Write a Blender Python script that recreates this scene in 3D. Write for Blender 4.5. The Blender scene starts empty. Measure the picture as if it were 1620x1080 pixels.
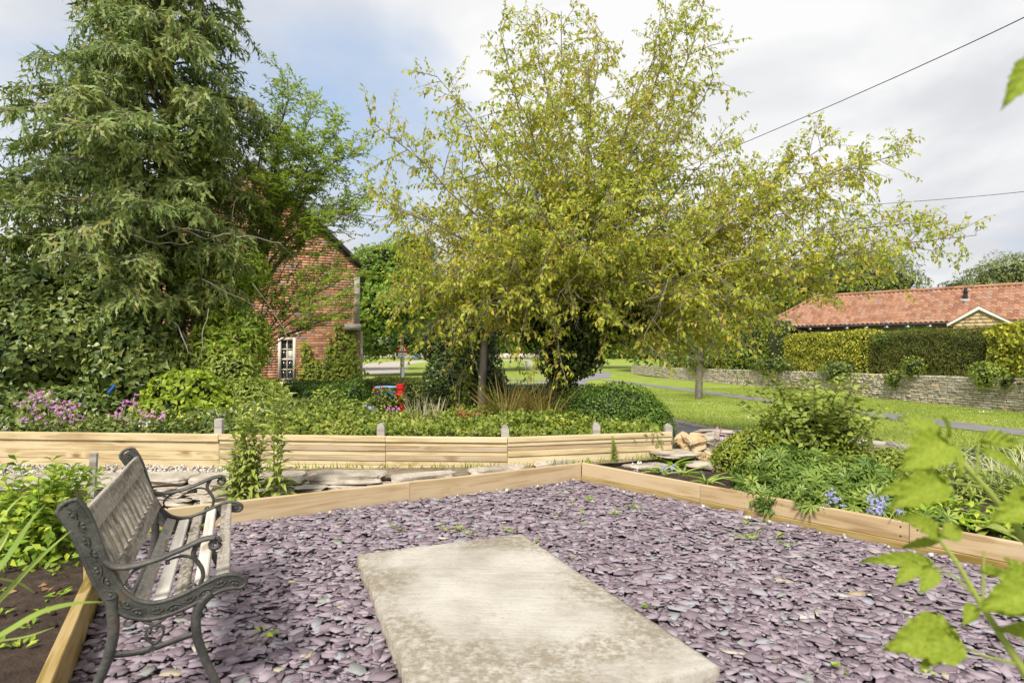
import bpy, bmesh, math, random
import numpy as np
from mathutils import Vector, Matrix, noise as mnoise
from mathutils.geometry import delaunay_2d_cdt

S = bpy.context.scene
COL = S.collection
R = math.radians
random.seed(7)
rng = np.random.default_rng(7)

# ------------------------------------------------------------------ camera
CAM_H = 1.35
FPX = 900.0          # focal length in pixels of the 1620 px wide photograph
HZ = 560.0
cam_d = bpy.data.cameras.new('camera')
cam = bpy.data.objects.new('camera', cam_d)
COL.objects.link(cam)
cam.location = (0, 0, CAM_H)
cam.rotation_euler = (R(90), 0, 0)
cam_d.sensor_width = 36
cam_d.lens = 20
cam_d.shift_y = 20 / 1620
cam_d.clip_start = 0.05
cam_d.clip_end = 2000
cam_d.dof.use_dof = True
cam_d.dof.focus_distance = 6.0
cam_d.dof.aperture_fstop = 3.8
S.camera = cam

# ------------------------------------------------------------------ sky, sun, exposure
SUN_EL, SUN_AZ = 50.0, 200.0      # azimuth clockwise from +Y (the view direction)
world = bpy.data.worlds.new('World')
S.world = world
world.use_nodes = True
wn, wl = world.node_tree.nodes, world.node_tree.links
wn.clear()
w_out = wn.new('ShaderNodeOutputWorld')
w_bg = wn.new('ShaderNodeBackground')
w_bg.inputs['Strength'].default_value = 0.10
w_sky = wn.new('ShaderNodeTexSky')
w_sky.sky_type = 'NISHITA'
w_sky.sun_disc = False
w_sky.sun_elevation = R(SUN_EL)
w_sky.sun_rotation = R(SUN_AZ)
w_sky.air_density = 1.0
w_sky.dust_density = 1.0
w_sky.ozone_density = 1.5
tc = wn.new('ShaderNodeTexCoord')
sep = wn.new('ShaderNodeSeparateXYZ')
wl.new(tc.outputs['Generated'], sep.inputs[0])
def wmath(op, a, b=None, clamp=False):
    n = wn.new('ShaderNodeMath'); n.operation = op; n.use_clamp = clamp
    for i, v in enumerate((a, b)):
        if v is None: continue
        if isinstance(v, (int, float)): n.inputs[i].default_value = v
        else: wl.new(v, n.inputs[i])
    return n.outputs[0]
zc = wmath('ADD', wmath('MAXIMUM', sep.outputs[2], 0.0), 0.28)
cx = wmath('DIVIDE', sep.outputs[0], zc)
cy = wmath('DIVIDE', sep.outputs[1], zc)
comb = wn.new('ShaderNodeCombineXYZ')
wl.new(cx, comb.inputs[0]); wl.new(cy, comb.inputs[1])
comb.inputs[2].default_value = 3.1
def wnoise(scale, detail, rough, off, dist=0.0):
    mp = wn.new('ShaderNodeMapping'); mp.inputs['Location'].default_value = off
    wl.new(comb.outputs[0], mp.inputs[0])
    n = wn.new('ShaderNodeTexNoise'); n.inputs['Scale'].default_value = scale
    n.inputs['Detail'].default_value = detail; n.inputs['Roughness'].default_value = rough
    n.inputs['Distortion'].default_value = dist
    wl.new(mp.outputs[0], n.inputs['Vector'])
    return n.outputs['Fac']
def wramp(fac, stops):
    n = wn.new('ShaderNodeValToRGB'); wl.new(fac, n.inputs[0])
    el = n.color_ramp.elements
    el[0].position, el[0].color = stops[0][0], (*stops[0][1], 1)
    el[1].position, el[1].color = stops[1][0], (*stops[1][1], 1)
    for p, c in stops[2:]:
        e = el.new(p); e.color = (*c, 1)
    return n.outputs[0]
def opening(d, c0, amt):
    v = Vector(d).normalized(); dp = wn.new('ShaderNodeVectorMath'); dp.operation = 'DOT_PRODUCT'
    nz = wn.new('ShaderNodeVectorMath'); nz.operation = 'NORMALIZE'; wl.new(tc.outputs['Generated'], nz.inputs[0])
    wl.new(nz.outputs[0], dp.inputs[0]); dp.inputs[1].default_value = v
    mr = wn.new('ShaderNodeMapRange'); mr.interpolation_type = 'SMOOTHSTEP'; wl.new(dp.outputs['Value'], mr.inputs[0])
    mr.inputs[1].default_value = c0; mr.inputs[2].default_value = 1.0; mr.inputs[3].default_value = 0.0; mr.inputs[4].default_value = amt
    return mr.outputs[0]
field = wnoise(0.9, 6, 0.52, (2.6, 0.4, 0), 0.3)
for d, c0, amt in (((-.40, 1, .38), .92, -.13), ((-.20, 1, .42), .97, -.05), ((.86, 1, .17), .985, -.11), ((.35, 1, .50), .90, .14), ((-.9, 1, .5), .93, .08)):
    field = wmath('ADD', field, opening(d, c0, amt))
cover = wramp(field, [(0.30, (0, 0, 0)), (0.47, (1, 1, 1))])
shade = wramp(wnoise(1.3, 6, 0.5, (7.3, 1.9, 2), 0.4), [(0.33, (3.25, 3.33, 3.55)), (0.49, (3.95, 4.0, 4.15)), (0.60, (4.9, 4.9, 4.9))])
clear = wn.new('ShaderNodeMix'); clear.data_type = 'RGBA'; clear.blend_type = 'MIX'
clear.inputs[0].default_value = 0.8
wl.new(w_sky.outputs[0], clear.inputs[6]); clear.inputs[7].default_value = (2.6, 3.3, 4.4, 1)
wmix = wn.new('ShaderNodeMix'); wmix.data_type = 'RGBA'
wl.new(cover, wmix.inputs[0]); wl.new(clear.outputs[2], wmix.inputs[6]); wl.new(shade, wmix.inputs[7])
wl.new(wmix.outputs[2], w_bg.inputs['Color'])
wl.new(w_bg.outputs[0], w_out.inputs[0])

sun_d = bpy.data.lights.new('sun', 'SUN')
sun_d.energy = 2.8
sun_d.angle = R(12)
sun_d.color = (1.0, 0.95, 0.86)
sun = bpy.data.objects.new('sun', sun_d)
COL.objects.link(sun)
sd = Vector((math.sin(R(SUN_AZ)) * math.cos(R(SUN_EL)), math.cos(R(SUN_AZ)) * math.cos(R(SUN_EL)), math.sin(R(SUN_EL))))
sun.rotation_euler = (-sd).to_track_quat('-Z', 'Y').to_euler()
S.view_settings.view_transform = 'Standard'
S.view_settings.look = 'None'
S.view_settings.gamma = 1
S.view_settings.use_curve_mapping = False
S.view_settings.exposure = 1.0
S.render.engine = 'CYCLES'
S.cycles.max_bounces = 6
S.cycles.transparent_max_bounces = 8

# ------------------------------------------------------------------ helpers
def P(px, py, Y):
    return ((px - 810) / FPX * Y, Y, CAM_H - (py - HZ) / FPX * Y)
def G(px, py, z=0.0):
    Y = (CAM_H - z) * FPX / (py - HZ)
    return ((px - 810) / FPX * Y, Y)
def ground(x, y):
    if y < 9.5: return -0.28
    if y < 60: return -0.15 - 0.014 * y
    if y < 140: return -0.99 + (y - 60) * 0.0146
    return 0.178 + (y - 140) * 0.004
def GP(px, py):
    lo, hi = 6.0, 150.0
    f = lambda y: HZ + (CAM_H - ground(0, y)) * FPX / y - py
    for _ in range(50):
        m = (lo + hi) / 2
        if f(m) > 0: lo = m
        else: hi = m
    return ((px - 810) / FPX * lo, lo)

def tag(o, label=None, cat=None, group=None, kind=None):
    if label: o['label'] = label
    if cat: o['category'] = cat
    if group: o['group'] = group
    if kind: o['kind'] = kind
    return o
def empty(name, loc=(0, 0, 0), rz=0, **k):
    o = bpy.data.objects.new(name, None); COL.objects.link(o)
    o.location = loc; o.rotation_euler = (0, 0, rz); o.empty_display_size = 0.1
    return tag(o, **k)
def link(name, me, parent=None, loc=(0, 0, 0), rot=(0, 0, 0), scale=None, **k):
    o = bpy.data.objects.new(name, me); COL.objects.link(o)
    o.location = loc; o.rotation_euler = rot
    if scale is not None: o.scale = scale
    if parent: o.parent = parent
    return tag(o, **k)

class Geo:
    """collects faces of any arity, builds ONE mesh"""
    def __init__(s): s.V = []; s.F = []; s.n = 0; s.M = []
    def add(s, V, F, m=0):
        V = np.asarray(V, float).reshape(-1, 3); F = np.asarray(F, int)
        if len(V) == 0 or len(F) == 0: return
        s.V.append(V); s.F.append(F + s.n); s.M.append(np.full(len(F), m)); s.n += len(V)
    def tube(s, pts, rad, n=5, m=0, cap=True):
        pts = np.asarray(pts, float); k = len(pts)
        rad = np.broadcast_to(np.asarray(rad, float), (k,)) if np.ndim(rad) == 0 or len(rad) != k else np.asarray(rad, float)
        T = np.gradient(pts, axis=0); T /= np.linalg.norm(T, axis=1)[:, None] + 1e-9
        ref = np.array([0, 0, 1.0]) if abs(T[:, 2]).mean() < 0.8 else np.array([1.0, 0, 0])
        A = np.cross(T, ref); A /= np.linalg.norm(A, axis=1)[:, None] + 1e-9
        B = np.cross(A, T)
        a = np.arange(n) * 2 * np.pi / n
        V = pts[:, None] + rad[:, None, None] * (np.cos(a)[None, :, None] * A[:, None] + np.sin(a)[None, :, None] * B[:, None])
        i = np.arange(k - 1)[:, None] * n; j = np.arange(n)[None]
        F = np.stack([i + j, i + (j + 1) % n, i + n + (j + 1) % n, i + n + j], -1).reshape(-1, 4)
        s.add(V.reshape(-1, 3), F, m)
        if cap:
            s.add(np.vstack([V[0], V[-1]]), [list(range(n))[::-1], list(range(n, 2 * n))], m)
    def box(s, x0, x1, y0, y1, z0, z1, m=0):
        V = [(x, y, z) for z in (z0, z1) for y in (y0, y1) for x in (x0, x1)]
        s.add(V, [(0, 2, 3, 1), (4, 5, 7, 6), (0, 1, 5, 4), (2, 6, 7, 3), (0, 4, 6, 2), (1, 3, 7, 5)], m)
    def mesh(s, name, mats, smooth=False):
        me = bpy.data.meshes.new(name)
        V = np.concatenate(s.V)
        lt = np.concatenate([np.full(len(f), f.shape[1]) for f in s.F])
        vi = np.concatenate([f.ravel() for f in s.F])
        mi = np.concatenate(s.M)
        me.vertices.add(len(V)); me.vertices.foreach_set('co', V.ravel())
        me.loops.add(len(vi)); me.loops.foreach_set('vertex_index', vi.astype(np.int32))
        me.polygons.add(len(lt))
        me.polygons.foreach_set('loop_start', np.concatenate([[0], np.cumsum(lt)[:-1]]).astype(np.int32))
        me.polygons.foreach_set('loop_total', lt.astype(np.int32))
        me.polygons.foreach_set('material_index', mi.astype(np.int32))
        if smooth: me.polygons.foreach_set('use_smooth', np.ones(len(lt), bool))
        for m in (mats if isinstance(mats, (list, tuple)) else [mats]): me.materials.append(m)
        me.update(calc_edges=True)
        return me
    def build(s, name, mats, parent=None, smooth=False, **k):
        return link(name, s.mesh(name, mats, smooth), parent, **k)

# ------------------------------------------------------------------ materials
MATS = {}
def mk(name, stops, rough=0.7, src='noise', scale=5.0, detail=5, bump=0.0, bscale=None, transl=0.0, spec=0.3, stretch=(1, 1, 1), vary=0.0, metal=0.0, big=0.0, sheen=0.0):
    """stops: [(pos, rgb)...]; src: noise | island | object"""
    m = bpy.data.materials.new(name); m.use_nodes = True; MATS[name] = m
    n, l = m.node_tree.nodes, m.node_tree.links
    b = n['Principled BSDF']; out = n['Material Output']
    b.inputs['Roughness'].default_value = rough
    b.inputs['Metallic'].default_value = metal
    b.inputs['Specular IOR Level'].default_value = spec
    t = n.new('ShaderNodeTexCoord'); mp = n.new('ShaderNodeMapping'); mp.inputs['Scale'].default_value = stretch
    oi = n.new('ShaderNodeObjectInfo')
    add = n.new('ShaderNodeVectorMath'); add.operation = 'ADD'
    sc = n.new('ShaderNodeVectorMath'); sc.operation = 'SCALE'; sc.inputs['Scale'].default_value = 37.0
    cb = n.new('ShaderNodeCombineXYZ')
    for i in range(3): l.new(oi.outputs['Random'], cb.inputs[i])
    l.new(cb.outputs[0], sc.inputs[0])
    l.new(t.outputs['Object'], add.inputs[0]); l.new(sc.outputs[0], add.inputs[1])
    l.new(add.outputs[0], mp.inputs[0])
    def noi(s, d=detail, r=0.55):
        x = n.new('ShaderNodeTexNoise'); x.inputs['Scale'].default_value = s; x.inputs['Detail'].default_value = d
        x.inputs['Roughness'].default_value = r
        l.new(mp.outputs[0], x.inputs['Vector']); return x.outputs['Fac']
    def mth(op, a, b2, cl=False):
        x = n.new('ShaderNodeMath'); x.operation = op; x.use_clamp = cl
        for i, v in enumerate((a, b2)):
            if isinstance(v, (int, float)): x.inputs[i].default_value = v
            else: l.new(v, x.inputs[i])
        return x.outputs[0]
    if src == 'noise': fac = noi(scale)
    else:
        geo = n.new('ShaderNodeNewGeometry')
        fac = geo.outputs['Random Per Island']
        fac = mth('FRACT', mth('ADD', fac, oi.outputs['Random']), 0.0)
        if big > 0:
            f2 = noi(scale, 2)
            fac = mth('ADD', mth('MULTIPLY', fac, 1 - big), mth('MULTIPLY', mth('SUBTRACT', mth('MULTIPLY', f2, 2.2), 0.6), big), True)
    rp = n.new('ShaderNodeValToRGB'); l.new(fac, rp.inputs[0])
    el = rp.color_ramp.elements
    el[0].position, el[0].color = stops[0][0], (*stops[0][1], 1)
    el[1].position, el[1].color = stops[-1][0], (*stops[-1][1], 1)
    for p, c in stops[1:-1]:
        e = el.new(p); e.color = (*c, 1)
    colr = rp.outputs[0]
    if vary > 0:
        hv = n.new('ShaderNodeHueSaturation'); l.new(colr, hv.inputs['Color'])
        l.new(mth('ADD', mth('MULTIPLY', noi(bscale or scale * 6, 4), 2 * vary), 1 - vary), hv.inputs['Value'])
        colr = hv.outputs[0]
    l.new(colr, b.inputs['Base Color'])
    if bump > 0:
        bp = n.new('ShaderNodeBump'); bp.inputs['Strength'].default_value = min(1, bump); bp.inputs['Distance'].default_value = 0.01 * max(1, bump)
        l.new(noi(bscale or scale * 4, 6, 0.65), bp.inputs['Height']); l.new(bp.outputs[0], b.inputs['Normal'])
    if transl > 0:
        tr = n.new('ShaderNodeBsdfTranslucent'); mx = n.new('ShaderNodeMixShader'); mx.inputs[0].default_value = transl
        l.new(colr, tr.inputs['Color'])
        l.new(b.outputs[0], mx.inputs[1]); l.new(tr.outputs[0], mx.inputs[2]); l.new(mx.outputs[0], out.inputs[0])
    return m

def leafm(name, cols, transl=0.3, rough=0.5, spec=0.35, big=0.25, scale=0.8):
    k = len(cols) - 1
    cols = [(min(.62, c[0]*1.45), min(.62, c[1]*1.30), c[2]*1.15) for c in cols]
    return mk(name, [(0.08 + 0.84 * i / k, c) for i, c in enumerate(cols)], rough, 'island', scale, transl=transl, spec=spec, big=big)

M_cherry = leafm('cherry_leaf', [(0.17, 0.25, 0.03), (0.27, 0.355, 0.04), (0.345, 0.42, 0.055), (0.42, 0.44, 0.065), (0.36, 0.26, 0.065)], 0.48)
M_bark = mk('bark', [(0.3, (0.10, 0.085, 0.07)), (0.7, (0.23, 0.20, 0.165))], 0.85, scale=9, bump=0.6, stretch=(1, 1, 0.3))
M_twig = mk('twig', [(0.3, (0.13, 0.105, 0.08)), (0.7, (0.30, 0.26, 0.21))], 0.8, scale=4)
M_cypress = leafm('cypress_spray', [(0.055, 0.10, 0.03), (0.10, 0.165, 0.042), (0.155, 0.225, 0.055), (0.21, 0.27, 0.10), (0.24, 0.23, 0.06)], 0.35, big=0.4, scale=1.1)
M_ivy = leafm('ivy_leaf', [(0.04, 0.08, 0.02), (0.08, 0.135, 0.03), (0.145, 0.20, 0.05), (0.25, 0.30, 0.09)], 0.3, rough=0.38, spec=0.5)
M_ivydark = leafm('dark_ivy_leaf', [(0.025, 0.05, 0.015), (0.05, 0.09, 0.022), (0.09, 0.14, 0.035), (0.14, 0.20, 0.05)], 0.25, rough=0.4, spec=0.45)
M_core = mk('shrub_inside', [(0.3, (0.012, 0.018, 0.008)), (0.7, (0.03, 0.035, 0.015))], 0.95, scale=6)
M_lime = leafm('lime_leaf', [(0.12, 0.20, 0.02), (0.20, 0.30, 0.03), (0.32, 0.42, 0.05)], 0.42)
M_frond = leafm('feather_leaf', [(0.14, 0.24, 0.03), (0.24, 0.36, 0.05), (0.34, 0.46, 0.07)], 0.45)
M_box = leafm('box_leaf', [(0.032, 0.075, 0.010), (0.07, 0.145, 0.016), (0.12, 0.22, 0.026)], 0.25)
M_yew = leafm('yew_leaf', [(0.07, 0.09, 0.018), (0.12, 0.145, 0.028), (0.17, 0.19, 0.04)], 0.2)
M_hedge = leafm('hedge_leaf', [(0.03, 0.06, 0.015), (0.07, 0.12, 0.02), (0.16, 0.21, 0.04), (0.26, 0.31, 0.06)], 0.3, big=0.1)
M_laurel = leafm('laurel_leaf', [(0.07, 0.10, 0.02), (0.20, 0.25, 0.03), (0.40, 0.42, 0.06), (0.48, 0.45, 0.08)], 0.3, rough=0.4)
M_syc = leafm('sycamore_leaf', [(0.06, 0.12, 0.015), (0.13, 0.23, 0.025), (0.21, 0.33, 0.04)], 0.35)
M_far = leafm('far_leaf', [(0.07, 0.11, 0.04), (0.14, 0.19, 0.06), (0.22, 0.27, 0.10)], 0.3)
M_cover = leafm('ground_ivy_leaf', [(0.04, 0.085, 0.016), (0.10, 0.165, 0.022), (0.19, 0.25, 0.035), (0.33, 0.36, 0.12)], 0.3, big=0.45, scale=2.2)
M_grass = leafm('grass_blade', [(0.11, 0.17, 0.025), (0.17, 0.235, 0.035), (0.24, 0.29, 0.06)], 0.3, big=0.4, scale=0.7)
M_strap = leafm('strap_leaf', [(0.12, 0.20, 0.04), (0.20, 0.30, 0.06), (0.30, 0.40, 0.12)], 0.3)
M_dry = leafm('dry_stem', [(0.14, 0.19, 0.04), (0.28, 0.27, 0.08), (0.34, 0.30, 0.13), (0.26, 0.17, 0.06), (0.18, 0.24, 0.05)], 0.3)
M_pale = leafm('pale_stalk', [(0.45, 0.38, 0.25), (0.60, 0.52, 0.40)], 0.3)
M_bud = leafm('buddleia_leaf', [(0.17, 0.25, 0.05), (0.26, 0.35, 0.08), (0.36, 0.42, 0.16)], 0.35)
M_shrub = leafm('spiraea_leaf', [(0.10, 0.20, 0.02), (0.19, 0.32, 0.03), (0.36, 0.45, 0.05)], 0.35)
M_vib = leafm('viburnum_leaf', [(0.11, 0.18, 0.03), (0.19, 0.27, 0.045), (0.29, 0.36, 0.08)], 0.35)
M_anem = leafm('cut_leaf', [(0.075, 0.145, 0.035), (0.14, 0.23, 0.05), (0.24, 0.33, 0.07)], 0.3)
M_gold = leafm('golden_leaf', [(0.09, 0.16, 0.02), (0.17, 0.24, 0.028), (0.29, 0.34, 0.045)], 0.35)
M_rasp = mk('raspberry_leaf', [(0.3, (0.24, 0.34, 0.03)), (0.5, (0.33, 0.42, 0.045)), (0.7, (0.45, 0.50, 0.08))], 0.5, scale=22, transl=0.45, bump=0.3)
M_stem = mk('green_stem', [(0.3, (0.22, 0.27, 0.05)), (0.7, (0.33, 0.36, 0.10))], 0.5, scale=12)
M_rstem = mk('reddish_stem', [(0.3, (0.16, 0.10, 0.04)), (0.7, (0.25, 0.19, 0.08))], 0.6, scale=12)
M_pink = leafm('pink_petal', [(0.42, 0.10, 0.36), (0.55, 0.18, 0.50), (0.62, 0.33, 0.60)], 0.3)
M_yell = leafm('yellow_petal', [(0.75, 0.55, 0.02), (0.85, 0.75, 0.04)], 0.3)
M_blue = leafm('bluebell_petal', [(0.17, 0.17, 0.55), (0.27, 0.28, 0.70), (0.42, 0.42, 0.8)], 0.3)
M_white = mk('seed_head', [(0.3, (0.55, 0.53, 0.50)), (0.7, (0.75, 0.73, 0.70))], 0.8)

M_slate = mk('slate_chip', [(0.0, (0.15, 0.114, 0.133)), (0.30, (0.22, 0.172, 0.199)), (0.62, (0.28, 0.225, 0.258)), (0.88, (0.33, 0.278, 0.31)), (0.955, (0.29, 0.29, 0.32)), (0.98, (0.24, 0.25, 0.23)), (0.992, (0.46, 0.44, 0.39)), (1.0, (0.36, 0.30, 0.20))], 0.7, 'island', vary=0.25, bscale=45, bump=0.12, spec=0.25)
M_slatebase = mk('slate_dust', [(0.3, (0.05, 0.037, 0.045)), (0.7, (0.11, 0.08, 0.10))], 0.9, scale=30)
M_soil = mk('soil', [(0.25, (0.028, 0.019, 0.013)), (0.6, (0.065, 0.043, 0.030)), (0.8, (0.12, 0.085, 0.06))], 0.95, scale=14, bump=2.0, bscale=40)
M_lawn = mk('lawn_grass', [(0.3, (0.17, 0.225, 0.03)), (0.5, (0.225, 0.29, 0.038)), (0.72, (0.30, 0.345, 0.06))], 0.9, scale=0.9, bump=1.5, bscale=55, vary=0.35)
M_road = mk('asphalt', [(0.3, (0.17, 0.165, 0.17)), (0.7, (0.27, 0.26, 0.265))], 0.9, scale=1.5, vary=0.2, bscale=70)
M_path = mk('path_asphalt', [(0.3, (0.14, 0.13, 0.13)), (0.7, (0.22, 0.21, 0.20))], 0.9, scale=2, vary=0.2, bscale=60)
M_kerb = mk('kerb_concrete', [(0.3, (0.32, 0.28, 0.24)), (0.7, (0.45, 0.41, 0.36))], 0.9, scale=6)
M_dirt = mk('verge_dirt', [(0.3, (0.13, 0.10, 0.07)), (0.7, (0.27, 0.22, 0.16))], 0.95, scale=4, bump=1.5)
M_pebble = mk('pale_pebble', [(0.0, (0.28, 0.25, 0.20)), (0.6, (0.48, 0.43, 0.37)), (1.0, (0.68, 0.64, 0.58))], 0.7, 'island')
M_stone = mk('garden_stone', [(0.25, (0.22, 0.18, 0.14)), (0.45, (0.36, 0.31, 0.25)), (0.62, (0.46, 0.41, 0.34)), (0.8, (0.55, 0.50, 0.43))], 0.85, scale=6, bump=1.2, bscale=25, vary=0.2)
M_wstone = mk('wall_stone', [(0.0, (0.36, 0.31, 0.24)), (0.35, (0.48, 0.43, 0.35)), (0.7, (0.58, 0.52, 0.43)), (0.88, (0.56, 0.45, 0.31)), (1.0, (0.42, 0.38, 0.34))], 0.9, 'island', vary=0.25, bscale=14, bump=1.0)
M_joint = mk('wall_joint', [(0.3, (0.15, 0.13, 0.10)), (0.7, (0.24, 0.20, 0.16))], 0.95, scale=10)
M_boulder = mk('orange_stone', [(0.3, (0.36, 0.24, 0.12)), (0.5, (0.50, 0.36, 0.20)), (0.75, (0.58, 0.49, 0.36))], 0.85, scale=7, bump=1.5, bscale=22)
M_brick = mk('red_brick', [(0.0, (0.30, 0.14, 0.085)), (0.30, (0.42, 0.19, 0.105)), (0.6, (0.50, 0.245, 0.135)), (0.84, (0.55, 0.32, 0.20)), (0.92, (0.27, 0.19, 0.17)), (1.0, (0.32, 0.23, 0.20))], 0.9, 'island', vary=0.12, bscale=30)
M_mortar = mk('mortar', [(0.3, (0.50, 0.43, 0.36)), (0.7, (0.60, 0.53, 0.46))], 0.95, scale=8)
M_tile = mk('pantile', [(0.0, (0.21, 0.10, 0.062)), (0.4, (0.295, 0.145, 0.085)), (0.8, (0.35, 0.185, 0.115)), (1.0, (0.28, 0.185, 0.14))], 0.85, 'island', vary=0.3, bscale=3)
M_dark = mk('dark_trim', [(0.3, (0.02, 0.02, 0.022)), (0.7, (0.04, 0.04, 0.042))], 0.5)
M_wpaint = mk('white_paint', [(0.3, (0.70, 0.69, 0.66)), (0.7, (0.80, 0.79, 0.77))], 0.5)
M_cream = mk('cream_paint', [(0.3, (0.55, 0.49, 0.38)), (0.7, (0.66, 0.60, 0.50))], 0.5)
M_glass = mk('window_glass', [(0.3, (0.03, 0.035, 0.04)), (0.7, (0.05, 0.055, 0.06))], 0.08, spec=0.8)
M_curtain = mk('curtain', [(0.3, (0.5, 0.48, 0.42)), (0.7, (0.62, 0.6, 0.54))], 0.8)
M_slateroof = mk('dark_roof', [(0.3, (0.05, 0.05, 0.055)), (0.7, (0.10, 0.10, 0.105))], 0.7, scale=3)
M_iron = mk('cast_iron', [(0.25, (0.034, 0.033, 0.030)), (0.45, (0.060, 0.059, 0.054)), (0.60, (0.092, 0.090, 0.082)), (0.72, (0.135, 0.085, 0.05))], 0.5, scale=9, bump=0.5, bscale=60, spec=0.5, metal=0.15, vary=.35)
M_red = mk('red_paint', [(0.3, (0.50, 0.015, 0.012)), (0.7, (0.62, 0.03, 0.02))], 0.4)
M_bluep = mk('blue_plastic', [(0.3, (0.02, 0.08, 0.36)), (0.7, (0.03, 0.12, 0.45))], 0.4)
M_bluel = mk('pale_blue_paint', [(0.3, (0.16, 0.30, 0.55)), (0.7, (0.25, 0.40, 0.66))], 0.5)
M_grey = mk('grey_metal', [(0.3, (0.33, 0.35, 0.37)), (0.7, (0.42, 0.44, 0.46))], 0.5)
M_pole = mk('pole_wood', [(0.3, (0.25, 0.20, 0.17)), (0.7, (0.38, 0.32, 0.28))], 0.9, scale=3)
M_black = mk('black_rubber', [(0.3, (0.012, 0.012, 0.012)), (0.7, (0.02, 0.02, 0.02))], 0.6)
M_car = mk('blue_car_paint', [(0.3, (0.10, 0.17, 0.38)), (0.7, (0.12, 0.20, 0.42))], 0.3, spec=0.6)

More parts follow.
